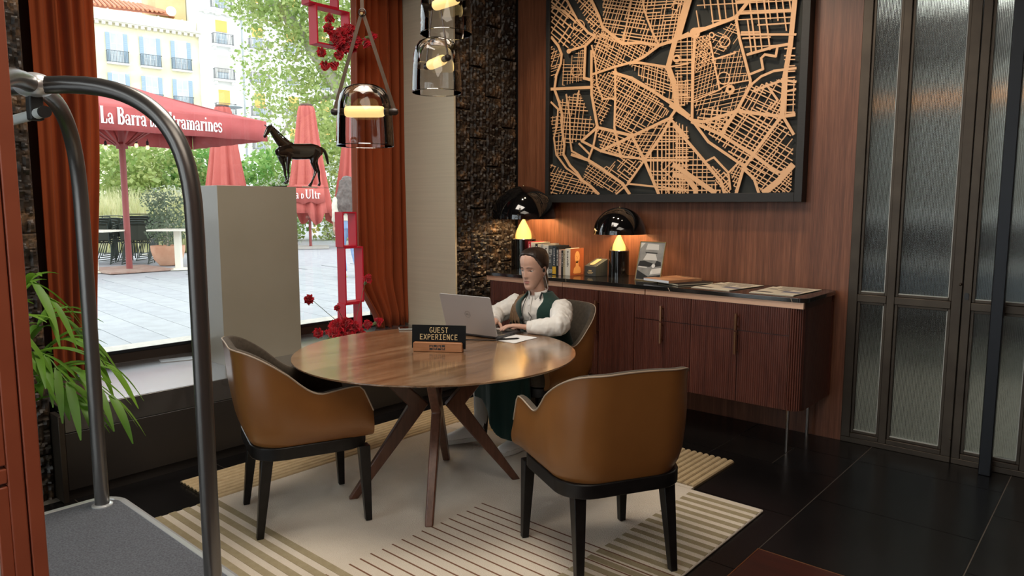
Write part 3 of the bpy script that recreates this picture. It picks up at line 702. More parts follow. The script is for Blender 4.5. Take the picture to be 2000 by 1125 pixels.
mb.add([p for r_ in grid for p in r_], [(j*(n_+1)+i, j*(n_+1)+i+1, (j+1)*(n_+1)+i+1, (j+1)*(n_+1)+i) for i in range(n_) for j in range(n_)])
o = mb.build('canopy', M_canvas, um); s_ = o.modifiers.new('th', 'SOLIDIFY'); s_.thickness = .008; s_.offset = -1
va = MB(); per = [(-hx, -hy), (hx, -hy), (hx, hy), (-hx, hy)]
for k in range(4):
    a, b_ = V((*per[k], 0)), V((*per[(k+1) % 4], 0)); nn = (b_-a).cross(V((0, 0, 1))).normalized(); S = 16
    top = [a+(b_-a)*i/S for i in range(S+1)]
    bot = [p*1.0+nn*.02*sin(i*1.9+k) for i, p in enumerate(top)]
    va.add([p+V((0, 0, zv1)) for p in top]+[p+V((0, 0, zv0+.008*sin(i*2.3))) for i, p in enumerate(bot)], [(i, i+1, S+2+i, S+1+i) for i in range(S)])
o = va.build('valance', M_canvas, um); s_ = o.modifiers.new('th', 'SOLIDIFY'); s_.thickness = .006; s_.offset = 0
tx = MB(); sz = .27; total = (twidth('La Barra ')+twidth('Ultramarines'))*sz*.92+twidth('DE ')*sz*.55*.92
T0 = frame_T((hx+.022, -.88, zv0+.10), (0, 1, 0), (0, 0, 1))
wd = write(tx, 'La Barra ', sz, T0, sxx=.66); T1 = frame_T((hx+.022, -.88+wd, zv0+.10), (0, 1, 0), (0, 0, 1))
wd2 = write(tx, 'DE', sz*.55, T1, sxx=.66)+.05; T2 = frame_T((hx+.022, -.88+wd+wd2, zv0+.10), (0, 1, 0), (0, 0, 1))
write(tx, 'Ultramarines', sz, T2, sxx=.66)
tx.build('lettering', M_print, um, smooth=False)
MB().tube([(0, 0, .02), (0, 0, za-.02)], .055, 14).build('pole', M_redpost, um)
MB().lathe([(.0, 0), (.10, 0), (.10, .08), (.06, .12), (0, .12)], 14, c=(0, 0, zv0-.18)).build('hub', M_redpost, um)
for sx_ in (-1, 1):
    for sy_ in (-1, 1):
        MB().tube([(sx_*.08, sy_*.08, zv0-.12), (sx_*hx*.5, sy_*hy*.5, (za+zv1)/2-.03)], .018, 6).build('strut', M_redpost, um)
        MB().tube([(0, 0, za-.06), (sx_*hx*.985, sy_*hy*.985, zv1-.03)], .02, 6).build('rib', M_redpost, um)
for sx_, sy_ in ((-1, 0), (1, 0), (0, -1), (0, 1)):
    MB().tube([(sx_*.08, sy_*.08, zv0-.12), (sx_*hx*.5, sy_*hy*.5, (za+zv1)/2-.05)], .018, 6).build('strut', M_redpost, um)
bs = MB().b2(-.75, .62, -.55, .55, 0, .035).build('base_plate', mat('rusty_base_plate', (.30, .16, .12), .7, noise=(5, (.42, .30, .24))), um, bevel=.006)
M_bulb = emis('lit_bulb', (1, .70, .28), 2.6); M_rub = mat('black_rubber', (.012, .012, .012), .6)
for (px, py) in ((185, 276), (206, 283), (266, 279), (288, 283)):
    q = at(px, py, 14.1); e = empty('festoon_bulb', q, 0, 'lit clear bulb hanging on a black cord under the open parasol', 'light bulb', 'festoon bulbs under the open parasol')
    MB().ell((0, 0, -.05), (.035, .035, .048), 12, 8).build('bulb', M_bulb, e); MB().lathe([(.022, -.015), (.026, .05), (.012, .08)], 10).build('socket', M_rub, e)
    MB().tube([(0, 0, .07), (0, 0, 2.80-q.z)], .006, 6).build('cord', M_rub, e)
# ---------------------------------------------------------------- closed parasols
def closed_parasol(px, D, rot, label, word=None, seed=0, hem=1.0, Rb=.62):
    b0 = at(px, 484, D); e = empty('closed_parasol', (b0.x, b0.y, ZG), rot, label, 'parasol')
    H0 = 3.99; n_ = 132; rg = []
    prof = [(.10, H0), (.20, H0-.03), (.235, H0-.18), (.30, 3.2), (.40, 2.4), (.50, 1.7), (.57, 1.25), (Rb, hem)]
    for q, (r_, z) in enumerate(prof):
        f = min(1, .25+q*.16); ring = []
        for k in range(n_):
            a = 2*pi*k/n_; fold = .24*f*(abs(sin(5.5*a+seed))-.6)+.06*f*sin(17*a+1+seed)
            zz = z-(.34*max(0, sin(4*a+seed*1.3)) if q == len(prof)-1 else 0)
            ring.append(V((r_*(1+fold)*cos(a), r_*(1+fold)*sin(a), zz)))
        rg.append(ring)
    o = MB().loft(rg, cap=False).build('folded_canopy', M_canvas2, e, ang=60); s_ = o.modifiers.new('th', 'SOLIDIFY'); s_.thickness = .012; s_.offset = -1
    MB().lathe([(0, H0+.0), (.17, H0-.01), (.17, H0+.035), (0, H0+.05)], 16).build('finial_cap', mat('dark_cap', (.10, .06, .05), .6), e)
    MB().tube([(0, 0, .0), (0, 0, 3.9)], .04, 12).build('pole', M_redpost, e)
    MB().b2(-.5, .5, -.5, .5, 0, .05).build('base_plate', mat('pale_base_plate', (.45, .42, .38), .8), e)
    # the turned-down valance flap with part of the lettering
    fl = MB(); S = 14; a0 = R(-90-38); pts = []
    for i in range(S+1):
        a = a0+R(80)*i/S; rr = .665+.018*sin(i*1.7); pts.append((rr*cos(a), rr*sin(a)))
    fl.add([(x*.93, y*.93, 1.78) for x, y in pts]+[(x, y, 1.28+.03*sin(i*1.1)) for i, (x, y) in enumerate(pts)], [(i, i+1, S+2+i, S+1+i) for i in range(S)])
    o = fl.build('valance_flap', M_canvas2, e); s_ = o.modifiers.new('th', 'SOLIDIFY'); s_.thickness = .01
    if word:
        t = MB(); x = 0
        for ch, szz in word:
            adv, st = SERIF[ch]; wd = adv*szz*.9
            if st:
                a = a0+R(6)+(x+wd/2)/.68; o_ = V((.700*cos(a), .700*sin(a), 1.40)); tx_ = V((-sin(a), cos(a), 0))
                T = frame_T(o_-tx_*wd/2, tx_, (-.10*cos(a), -.10*sin(a), 1))
                for p_, w_ in st: strip(t, [(p[0]*szz*.9, p[1]*szz) for p in p_], w_*szz, T, .002)
            x += wd
        t.build('lettering', M_print, o, smooth=False)
    return e
cam_rz = lambda px, D: atan2(*(lambda p: (p.y, p.x))(at(px, 484, D)))+pi   # faces the window
_fr = lambda px, D: cam_rz(px, D)+pi/2
closed_parasol(447, 20.6, _fr(447, 20.6), 'closed coral parasol half hidden behind the grey plinth', [('l', .2), ('i', .2)], 1.2)
closed_parasol(607, 20.4, _fr(607, 20.4), 'closed coral parasol behind the horse statue with lettering on a folded flap', [('a', .24), (' ', .2), ('D', .13), (' ', .1), ('U', .24), ('l', .24), ('t', .24), ('r', .24)], .3)
closed_parasol(697, 21.5, _fr(697, 21.5), 'closed coral parasol at the right edge of the window beside the curtain', None, 2.2)
# ---------------------------------------------------------------- terrace furniture
M_ctop = mat('cream_table_top', (.78, .74, .62), .6)
def terrace_table(px, py, D, rot, label):
    b0 = at(px, py, D); e = empty('terrace_table', (b0.x, b0.y, ZG), rot, label, 'table')
    MB().b2(-.42, .42, -.35, .35, .735, .765).build('table_top', M_ctop, e, bevel=.006)
    MB().b2(-.055, .055, -.055, .055, .03, .735).build('column', M_ctop, e, bevel=.01)
    MB().lathe([(0, .0), (.27, .0), (.27, .015), (.06, .035), (0, .035)], 24).build('base_plate', M_ctop, e)
terrace_table(350, 520, 13.6, .75, 'cream square pedestal table beside the terracotta pot')
terrace_table(184, 520, 13.0, .7, 'cream square pedestal table at the left curtain edge')
terrace_table(300, 470, 17.5, .1, 'cream tall table in front of the silvery shrub')
M_green = mat('dark_green_steel', (.028, .045, .035), .45); M_strap = mat('olive_strap_webbing', (.032, .040, .026), .7)
def terrace_chair():
    e = empty('terrace_chair', (0, 0, 0), 0)
    fr = MB(); r_ = .011
    for s_ in (-1, 1):
        fr.tube(bez([(s_*.24, .26, .0), (s_*.245, .25, .03), (s_*.245, .235, .30), (s_*.245, .22, .43), (s_*.245, .15, .455), (s_*.245, -.18, .43), (s_*.245, -.235, .47), (s_*.24, -.29, .80), (s_*.20, -.30, .845), (0, -.302, .85)], 5), r_, 6)
        fr.tube(bez([(s_*.245, .20, .445), (s_*.25, -.05, .40), (s_*.25, -.25, .06), (s_*.25, -.30, .012), (s_*.24, -.25, .011), (s_*.22, .2, .011)], 5), r_, 6)
        fr.tube(bez([(s_*.25, .22, .45), (s_*.27, .2, .64), (s_*.27, .1, .66), (s_*.26, -.25, .64)], 5), r_, 6)
    fr.build('frame', M_green, e)
    MB().b2(-.235, .235, -.19, .2, .435, .447).build('seat', M_strap, e)
    bk = MB(); bk.add([(-.235, -.245, .50), (.235, -.245, .50), (.235, -.288, .80), (-.235, -.288, .80), (-.235, -.255, .50), (.235, -.255, .50), (.235, -.298, .80), (-.235, -.298, .80)], [(0, 1, 2, 3), (7, 6, 5, 4), (0, 4, 5, 1), (1, 5, 6, 2), (2, 6, 7, 3), (3, 7, 4, 0)])
    bk.build('backrest', M_strap, e); return e
tc0 = terrace_chair(); first = True
stacks = [(196, 14.9, 4, 'stacked dark green terrace chair in the stack behind the left cream table', 'terrace chairs stacked behind the left cream table'),
          (226, 15.7, 4, 'stacked dark green terrace chair in the stack just left of the parasol pole', 'terrace chairs stacked left of the parasol pole'),
          (272, 15.0, 5, 'stacked dark green terrace chair in the stack just right of the parasol pole', 'terrace chairs stacked right of the parasol pole'),
          (302, 16.0, 4, 'stacked dark green terrace chair in the stack behind the terracotta pot', 'terrace chairs stacked behind the pot')]
for k, (px, D, cnt, lab, grp) in enumerate(stacks):
    b0 = at(px, 520, D)
    for i in range(cnt):
        o = tc0 if first else copy_tree(tc0); first = False
        fz = _fr(px, D)+R((8, -14, 6, -5)[k])-pi/2+R(70)
        dv = V((cos(fz+pi/2), sin(fz+pi/2), 0))
        o.location = (b0.x+dv.x*.10*i, b0.y+dv.y*.10*i, ZG+.045*i); o.rotation_euler = (0, 0, fz)
        tag(o, lab, 'chair', grp)
b0 = at(330, 520, 14.6); e = empty('planter', (b0.x, b0.y, ZG), 0, 'round terracotta planter with a small olive bush beside the cream table', 'planter')
MB().lathe([(0, 0), (.17, 0), (.27, .12), (.32, .30), (.325, .40), (.30, .40), (.29, .36), (0, .36)], 28).build('pot', mat('terracotta', (.60, .30, .18), .8, noise=(5, (.72, .42, .28))), e)
o = leaves('foliage', [((0, 0, .75), (.42, .42, .36)), ((.05, 0, 1.15), (.36, .36, .35)), ((-.25, -.1, 1.3), (.28, .28, .28))], 1500, .085, M_pol, e, 31, .4, .45)
MB().tube([(0, 0, .35), (.02, 0, .8), (-.03, .03, 1.2)], [.02, .015, .008], 6).build('stem', M_bark, e)
# ================================================================ RUG
M_cream_rug = mat('cream_wool_pile', (.78, .69, .57), .95, 0, .1, noise=(7, (.71, .62, .50), 6), bump=(260, .9, .006), sheen=.3)
M_sage = mat('sage_wool_stripe', (.345, .285, .175), .95, 0, .1, noise=(30, (.40, .335, .215)), bump=(260, .8, .005))
M_ribw = mat('beige_wool_rib', (.56, .43, .26), .95, 0, .1, noise=(25, (.48, .36, .21)), bump=(240, .8, .005))
M_groove = mat('brown_wool_line', (.20, .10, .06), .95, 0, .1); M_ribgap = mat('dark_wool_groove', (.16, .115, .065), .95, 0, .1)
rug = empty('area_rug', (0, 0, 0), 0, 'cream wool area rug with sage stripes, ribbed bands and a stepped outline', 'rug')
RZ = .014
MB().b2(-3.43, -1.28, .70, 3.22, 0, RZ).b2(-3.43, -1.28, 3.22, 3.33, 0, RZ).build('pile', M_cream_rug, rug, bevel=.006)
MB().b2(-3.42, -1.67, 3.33, 3.36, 0, RZ).build('pile', M_cream_rug, rug)
def ribs(name, x0, x1, y0, y1, along):
    MB().b2(x0, x1, y0, y1, 0, RZ-.004).build('rib_ground', M_ribgap, rug)
    m_ = MB(); p = .0375; r_ = .0155
    if along == 'y':
        n = int((x1-x0)/p); p = (x1-x0)/n
        for k in range(n): m_.tube([(x0+p*(k+.5), y0, RZ-.004), (x0+p*(k+.5), y1, RZ-.004)], r_, 8, flat=.62)
    else:
        n = int((y1-y0)/p); p = (y1-y0)/n
        for k in range(n): m_.tube([(x0, y0+p*(k+.5), RZ-.004), (x1, y0+p*(k+.5), RZ-.004)], r_, 8, flat=.62)
    o = m_.build('ribbed_band', M_ribw, rug); return o
ribs('a', -3.80, -3.43, 1.60, 3.87, 'y'); ribs('b', -3.43, -2.25, 3.34, 3.87, 'x'); ribs('c', -2.25, -1.672, 3.37, 3.87, 'y')
for k in range(13): MB().b2(-3.428, -2.05 if k < 3 else -1.9, 1.583-.068*k, 1.617-.068*k, RZ-.006, RZ+.0018).build('stripe', M_sage, rug)
for k in range(22): MB().b2(-1.655, -1.284, 3.247-.068*k, 3.281-.068*k, RZ-.006, RZ+.0018).build('stripe', M_sage, rug)
for k in range(18): MB().b2(-2.372+.004*(k % 3), -1.284, 2.4665-.0575*k, 2.4735-.0575*k, RZ-.006, RZ+.0012).build('fine_line', M_groove, rug)

# ================================================================ TABLE
M_ttops = [wood('walnut_plank', tuple(tuple(c*k for c in q) for q in ((.130,.066,.031), (.230,.126,.064), (.35,.212,.120))), .22, (13, .8, 13), .6, bump=.04) for k in (.82, 1.0, 1.22, .92)]; M_ttop = M_ttops[0]
M_tleg = wood('walnut_leg', ((.075,.028,.015), (.115,.045,.025), (.16,.066,.038)), .34, (10, 10, 1.2), .15)
TX, TY, TZ, TR = -2.705, 2.48, .745, .725
tb = empty('round_table', (TX, TY, RZ), 0, 'round walnut table with crossed splayed legs', 'table')
zt = TZ-RZ
# top of planks joined side by side
pk = MB(); 
top = MB().lathe([(0, zt-.030), (TR-.085, zt-.030), (TR-.006, zt-.010), (TR, zt-.005), (TR-.0005, zt-.0035), (0, zt-.0035)], 128).build('table_top', M_ttop, tb, ang=25, rot=(0, 0, 0))
random.seed(31); xx = -TR; rr_ = TR-.001
while xx < TR-.01:
    x1_ = min(TR, xx+random.uniform(.085, .15)); x1_ = TR if TR-x1_ < .04 else x1_
    xs_ = [xx+.0003+(x1_-xx-.0006)*k/10 for k in range(11)]; yy_ = [sqrt(max(0, rr_*rr_-q*q)) for q in xs_]
    MB().prism([(q, -y) for q, y in zip(xs_, yy_)]+[(q, y) for q, y in reversed(list(zip(xs_, yy_)))], zt-.0036, zt).build('plank', random.choice(M_ttops), top, smooth=False)
    xx = x1_
def bar(mb, a, b, w0, w1, d0, d1, side):
    """tapered rectangular bar from a to b; w across 'side', d in the other direction"""
    a, b = V(a), V(b); t = (b-a).normalized(); s = V(side); s = (s-t*s.dot(t)).normalized(); q = t.cross(s)
    vs = []
    for p, w_, d_ in ((a, w0, d0), (b, w1, d1)):
        for i, j in ((-1, -1), (1, -1), (1, 1), (-1, 1)): vs.append(p+s*w_/2*i+q*d_/2*j)
    mb.add(vs, [(3, 2, 1, 0), (4, 5, 6, 7), (0, 1, 5, 4), (1, 2, 6, 5), (2, 3, 7, 6), (3, 0, 4, 7)])
lc = V((-2.676, 2.45, 0))-V((TX, TY, 0))
for fx, fy in ((-2.909, 2.082), (-2.380, 2.124), (-2.463, 2.817), (-2.949, 2.774)):
    f = V((fx-TX, fy-TY, 0)); dr = (f-lc).normalized(); sd = V((-dr.y, dr.x, 0))
    # legs lean towards their partner so that they pair up left and right
    pair = V((.66, -.2, 0)) if fx > -2.6 else V((-.66, .2, 0))
    node = lc+dr*.085+pair.normalized()*.025+V((0, 0, .46)); topp = lc+dr*.33+V((0, 0, zt-.032)); f = lc+dr*.435
    lg_ = MB(); prof = []
    mdl = node
    rings = []
    for p, w_, d_, tt in ((f, .040, .046, (mdl-f)), (f+(mdl-f)*.80, .046, .075, (mdl-f)), (mdl, .048, .105, (V((0, 0, 1)))), (mdl+(topp-mdl)*.28, .046, .075, (topp-mdl)), (topp, .044, .060, (topp-mdl))):
        tt = tt.normalized(); q = sd.cross(tt).normalized()
        if p is f: q = V((dr.x, dr.y, 0))
        if p is topp: q = V((dr.x, dr.y, 0))
        ring = [p+sd*w_/2*i+q*d_/2*j for i, j in ((-1, -1), (1, -1), (1, 1), (-1, 1))]; rings.append(ring)
    lg_.loft(rings).build('leg', M_tleg, tb, bevel=.007, seg=3, ang=50)
MB().lathe([(0, .0), (.34, 0), (.34, .012), (0, .012)], 40, c=(lc.x, lc.y, zt-.044)).build('mounting_plate', M_black, tb)

# ================================================================ TUB CHAIRS
M_leather = mat('cognac_leather', (.190, .076, .020), .30, 0, .5, noise=(5, (.225, .092, .026), 5), bump=(220, .10, .001))
M_taupe = mat('taupe_seat_fabric', (.060, .047, .034), .9, 0, .15, noise=(60, (.082, .065, .048)), bump=(300, .3, .002), sheen=.08)
M_pipe = mat('pale_edge_welt', (.34, .26, .19), .5)
M_ebony = mat('black_stained_wood', (.0050, .0046, .0045), .34, 0, .3, noise=(30, (.010, .009, .009)))
CW, CD, CR = .285, .27, .17      # half width, half depth, corner radius of the shell
def U_path(n=64):
    """plan curve: front left -> back -> front right, front is +y"""
    pts = []; W, D, r_ = CW, CD, CR
    seg = [('l', (-W, D), (-W, -D+r_)), ('a', (-W+r_, -D+r_), 180, 270), ('l', (-W+r_, -D), (W-r_, -D)), ('a', (W-r_, -D+r_), 270, 360), ('l', (W, -D+r_), (W, D))]
    L = [2*D-r_, r_*pi/2, 2*(W-r_), r_*pi/2, 2*D-r_]; tot = sum(L)
    for k in range(n+1):
        s = tot*k/n; i = 0
        while i < 4 and s > L[i]: s -= L[i]; i += 1
        g = seg[i]
        if g[0] == 'l': t = s/L[i]; p = V((g[1][0]+(g[2][0]-g[1][0])*t, g[1][1]+(g[2][1]-g[1][1])*t, 0)); d = V((g[2][0]-g[1][0], g[2][1]-g[1][1], 0)).normalized(); nn = V((d.y, -d.x, 0))
        else: a = R(g[2]+(g[3]-g[2])*s/L[i]); nn = V((cos(a), sin(a), 0)); p = V((g[1][0], g[1][1], 0))+nn*r_
        pts.append((p, nn*(1 if g[0] == 'a' else 1), k/n))
    return pts
def smoothst(a, b, x): t = max(0, min(1, (x-a)/(b-a))); return t*t*(3-2*t)
def top_h(p):
    y = p.y
    arm = .640+.022*smoothst(-.02, .20, y)
    back = .862-.020*(abs(p.x)/CW)**2
    t = 1-smoothst(-.255, .05, y)
    h = arm+(back-arm)*t
    h -= .135*smoothst(.190, CD+.012, y)**1.8        # rounded arm front
    return h
def make_chair(name, label):
    e = empty(name, (0, 0, 0), 0, label, 'chair')
    path = U_path(72); zb = .418; th = .036; NV = 10
    out_ = []; inn = []; rim = []
    for p, nn, u in path:
        ht = top_h(p); o_, i_ = [], []
        for j in range(NV+1):
            v = j/NV; z = zb+(ht-zb)*v
            lean = .050*max(0, (z-.52)/.34)*(1 if p.y < -.05 else max(0, .35+ .65*(1-(p.y+.05)/.2))) if p.y < .15 else .0175*max(0, (z-.52)/.34)
            back = max(0, -nn.y)
            dv = nn*(.012+.018*sin(pi*min(1, v*1.1)))*.6+V((0, -1, 0))*lean*back+nn*lean*.35*(1-back)
            bot = -nn*.028*(1-min(1, v*4))**2      # tucked under at the bottom
            q = p+dv+bot; o_.append(V((q.x, q.y, z)))
            t_in = th*(1 if v < .97 else .9); q2 = p+dv-nn*t_in; i_.append(V((q2.x, q2.y, max(z, zb+.02)-.002)))
        out_.append(o_); inn.append(i_); rim.append((o_[-1]+i_[-1])/2)
    n = len(path)
    sh = MB().add([q for r_ in out_ for q in r_], [(k*(NV+1)+j, (k+1)*(NV+1)+j, (k+1)*(NV+1)+j+1, k*(NV+1)+j+1) for k in range(n-1) for j in range(NV)])
    # leather end faces at the arm fronts
    for k in (0, n-1):
        b_ = len(sh.v); sh.v += out_[k]+inn[k]
        for j in range(NV): sh.f.append([b_+j, b_+j+1, b_+NV+2+j, b_+NV+1+j]); sh.m.append(0)
    sh.build('shell', M_leather, e, ang=60)
    li = MB().add([q for r_ in inn for q in r_], [(k*(NV+1)+j, k*(NV+1)+j+1, (k+1)*(NV+1)+j+1, (k+1)*(NV+1)+j) for k in range(n-1) for j in range(NV)])
    # rounded fabric top edge between the two leaves
    rr = []
    for k in range(n):
        a, b_ = out_[k][-1], inn[k][-1]; c = (a+b_)/2; hw = (a-b_)/2
        rr.append([c+hw*cos(t)+V((0, 0, 1))*hw.length*.55*sin(t) for t in [pi*m_/6 for m_ in range(7)]])
    for k in range(n-1):
        b0_ = len(li.v); li.v += rr[k]+rr[k+1]
        for m_ in range(6): li.f.append([b0_+m_, b0_+m_+1, b0_+8+m_, b0_+7+m_]); li.m.append(0)
    li.build('lining', M_taupe, e, ang=60, weld=True)
    MB().tube([r_[-1]+V((0, 0, .003)) for r_ in out_], .0034, 6, cap=True).build('welt', M_pipe, e)
    # seat cushion
    cs = []
    pl = rrect(-CW+.045, CW-.045, -CD+.06, CD+.005, .06, 5)
    for sc_, z in ((.94, .425), (1, .435), (1.0, .505), (.985, .525), (.93, .535), (.5, .540)): cs.append([V((x*sc_, (y-.0)*sc_, z)) for x, y in pl])
    MB().loft(cs).build('seat_cushion', M_taupe, e, ang=40)
    # black frame and legs
    fr = MB(); outl = rrect(-CW+.012, CW-.012, -CD+.012, CD-.002, .13, 6); fr.prism(outl, .362, .420)
    fr.build('seat_frame', M_ebony, e, bevel=.004)
    for sx in (-1, 1):
        for sy in (-1, 1):
            tp = V((sx*(CW-(.05 if sy > 0 else .085)), sy*(CD-(.035 if sy > 0 else .075)), .366)); bt = tp+V((sx*.012, .012 if sy > 0 else -.045, -.366))
            l_ = MB(); w0, w1 = .052, .030
            l_.loft([[bt+V((a*w1/2, b_*w1/2, 0)) for a, b_ in ((-1, -1), (1, -1), (1, 1), (-1, 1))], [tp+V((a*w0/2, b_*w0/2, 0)) for a, b_ in ((-1, -1), (1, -1), (1, 1), (-1, 1))]]).build('leg', M_ebony, e, bevel=.003)
    return e
c1 = make_chair('tub_chair', 'cognac leather tub chair on the window side of the table, seen from its side')
def aim(o, x, y, fx, fy, z=RZ+.002): o.location = (x, y, z); o.rotation_euler = (0, 0, atan2(fy, fx)-pi/2)
aim(c1, -2.965, 1.835, .16, .425)
c2 = copy_tree(c1); tag(c2, 'cognac leather tub chair nearest the camera, turned with its back to us', 'chair'); aim(c2, -1.640, 2.435, -.42, .225)
c3 = copy_tree(c1); tag(c3, 'cognac leather tub chair the woman sits on, taupe fabric inside', 'chair'); aim(c3, -2.765, 3.40, 0, -1)
for c_ in (c1, c2, c3): c_['group'] = 'tub chairs round the table'

# ================================================================ SIDEBOARD
M_flutew = wood('mahogany_fluting', ((.062,.018,.012), (.098,.029,.019), (.14,.045,.029)), .36, (30, 30, 1.5), .1)
M_mah = wood('mahogany_body', ((.026,.0085,.006), (.038,.012,.009), (.052,.017,.012)), .42, (20, 20, 1.4))
M_copper = mat('brushed_copper', (.80, .50, .34), .32, .4, stretch=(.5, 8, 20), noise=(10, (.74, .45, .30)))
M_handle = mat('bronze_pull', (.30, .155, .085), .35, .9)
M_marble = mat('black_marble', (.010, .010, .010), .10, 0, .6, noise=(2, (.016, .015, .014), 8)); M_vein = mat('pale_vein', (.45, .35, .25), .2)
sb = empty('sideboard', (0, 0, 0), 0, 'long mahogany sideboard with fluted doors, copper band and black marble top', 'sideboard')
SX0, SX1, SYF, SYB, SZ = -3.95, -1.40, 4.16, 4.715, .965
MB().prism(rrect(SX0, SX1, SYF-.012, SYB, .05), SZ-.026, SZ).build('marble_top', M_marble, sb, bevel=.002)
MB().tube([(-2.285, SYF-.0125, SZ-.002), (-2.280, SYF-.0125, SZ-.012), (-2.272, SYF-.0125, SZ-.025)], .0018, 5).tube([(-3.12, SYF-.0125, SZ-.002), (-3.118, SYF-.0125, SZ-.024)], .0014, 5).tube([(-1.488, SYF-.0125, SZ-.004), (-1.480, SYF-.0125, SZ-.024)], .0016, 5).build('vein', M_vein, sb)
for a, b_ in ((SX0+.02, -3.168), (-3.162, -2.470), (-2.462, SX1-.02)):
    MB().b2(a, b_, SYF+.004, SYF+.03, SZ-.064, SZ-.027).build('copper_band', M_copper, sb)
MB().prism(rrect(SX0+.015, SX1-.015, SYF+.018, SYB-.005, .06), .292, SZ-.030).build('body', M_mah, sb)
def flute_panel(x0, x1, z0, z1, nm, parent=sb):
    m_ = MB(); p = .0135; n = max(1, round((x1-x0-.010)/p)); p = (x1-x0-.010)/n
    m_.b2(x0+.003, x1-.003, SYF+.008, SYF+.02, z0, z1)
    for k in range(n):
        xc = x0+.005+p*(k+.5); r_ = p*.37
        m_.add([(xc+r_*cos(t)*1.0, SYF+.009-r_*1.25*sin(t), z) for z in (z0+.001, z1-.001) for t in (0, pi*.25, pi*.5, pi*.75, pi)], [(i, i+1, i+6, i+5) for i in range(4)]+[(4, 3, 2, 1, 0), (5, 6, 7, 8, 9)])
    return m_.build(nm, M_flutew, parent, ang=80)
ZB, ZT, ZD = .288, SZ-.066, .735
def pull(x, z0, z1, parent):
    MB().tube([(x, SYF-.030, z0), (x, SYF-.030, z1)], .0095, 10).tube([(x, SYF-.03, z0+.02), (x, SYF+.01, z0+.02)], .005, 6).tube([(x, SYF-.03, z1-.02), (x, SYF+.01, z1-.02)], .005, 6).build('handle', M_handle, parent)
def rounded_corner(x_end, sgn):
    m_ = MB(); r_ = .075; cx, cy = x_end-sgn*r_, SYF+.009+r_; n = 9
    for k in range(n):
        a = R(-90+sgn*90*(k+.5)/n); px_, py_ = cx+r_*cos(a), cy+r_*sin(a)
        m_.tube([(px_, py_, ZB), (px_, py_, ZT)], .0062, 8)
    for k in range(34):
        m_.tube([(x_end, cy+.0135*(k+.4), ZB), (x_end, cy+.0135*(k+.4), ZT)], .0062, 6)
    m_.prism([(cx, cy-r_+.004)]+[(cx+(r_-.004)*cos(R(-90+sgn*90*k/8)), cy+(r_-.004)*sin(R(-90+sgn*90*k/8))) for k in range(9)]+[(x_end-sgn*.004, SYB-.01), (cx, SYB-.01)], ZB, ZT)
    m_.build('fluted_corner', M_flutew, sb, ang=80)
rounded_corner(SX0+.02, -1); rounded_corner(SX1-.02, 1)
XA, XB_, XC, XDv, XE = SX0+.02+.075, -3.162, -2.547, -2.127, SX1-.02-.075
# drawer pairs and doors
for (a, b_, hx_, two) in ((XA, XB_, (XA+XB_)/2, True), (XC, XDv, -2.325, True), (XDv, XE, -1.810, True)):
    dr_ = flute_panel(a, b_, ZD+.0025, ZT, 'drawer'); pull(hx_, ZD+.004, .842, dr_)
    if (a, b_) == (XC, XDv): dd = flute_panel(a, b_, ZB, ZD-.0025, 'door'); pull(hx_, .590, ZD-.004, dd)
    else:
        d_ = flute_panel(a, hx_-.001, ZB, ZD-.0025, 'door'); flute_panel(hx_+.001, b_, ZB, ZD-.0025, 'door'); pull(hx_, .590, ZD-.004, d_)
xm = -2.842; d_ = flute_panel(XB_, xm-.001, ZB, ZT, 'door'); flute_panel(xm+.001, XC, ZB, ZT, 'door'); pull(xm, .592, .832, d_)
M_steel = mat('polished_steel_leg', (.52, .50, .47), .25, 1)
for x in (-3.80, -2.66, -1.525):
    for y in (4.29, 4.645): MB().tube([(x, y, 0), (x, y, .30)], .0105, 10).build('leg', M_steel, sb)
    MB().b2(x-.012, x+.012, 4.29, 4.645, .262, .29).build('leg_brace', M_black, sb)

# ================================================================ MUSHROOM LAMPS
M_gloss = mat('glossy_black_enamel', (.0035, .0035, .004), .06, 0, .6, coat=.5); M_brass = mat('satin_brass', (.48, .35, .17), .22, 1)
M_inner = mat('white_inside_of_shade', (.80, .76, .66), .6)
def mushroom(name, label, x, y, s, power):
    e = empty(name, (x, y, SZ), 0, label, 'lamp', 'mushroom lamps on the sideboard')
    rb, hb, hc, rd, hd = .077*s, .195*s, .125*s, .200*s, .200*s
    MB().lathe([(0, 0), (rb, 0), (rb, hb), (rb-.004, hb+.003), (0, hb+.003)], 48).build('base', M_gloss, e)
    MB().lathe([(rb-.002, hb+.003), (.006, hb+hc), (0, hb+hc)], 48).build('cone', M_brass, e)
    z0 = hb+hc-.002
    MB().tube([(0, 0, hb+hc-.01), (0, 0, z0+hd*.6)], .005, 8).build('stem', M_brass, e)
    pr = [(rd*cos(t), z0+hd*sin(t)) for t in [pi/2*k/20 for k in range(21)]]
    sh = MB().lathe(pr[:-1]+[(0.0, z0+hd)], 56, cap=False).build('shade', M_gloss, e)
    pi_ = [(q[0]*.975, (q[1]-z0)*.965+z0+.001) for q in pr]
    MB().lathe(pi_[:-1]+[(0, pi_[-1][1])], 56, cap=False).lathe([(rd, z0), (rd*.975, z0+.001)], 56, cap=False).build('shade_lining', M_inner, e)
    MB().ell((0, 0, z0+hd*.42), (.024, .024, .034), 12, 8).build('bulb', emis('warm_bulb', (1, .70, .32), 6), e)
    MB().tube([(0, 0, z0+hd), (0, 0, z0+hd+.004)], .006, 8).build('finial', M_brass, e)
    l = point('lamp_light', (x, y, SZ+z0+hd*.20), power, (1, .72, .42), .03)
    l.parent = e; l.location = (0, 0, z0+hd*.55)
mushroom('table_lamp', 'smaller black mushroom lamp with brass cone beside the framed photograph', -2.932, 4.56, 1.0, 12)
mushroom('table_lamp', 'larger black mushroom lamp with brass cone at the stone wall end', -3.80, 4.47, 1.33, 15)

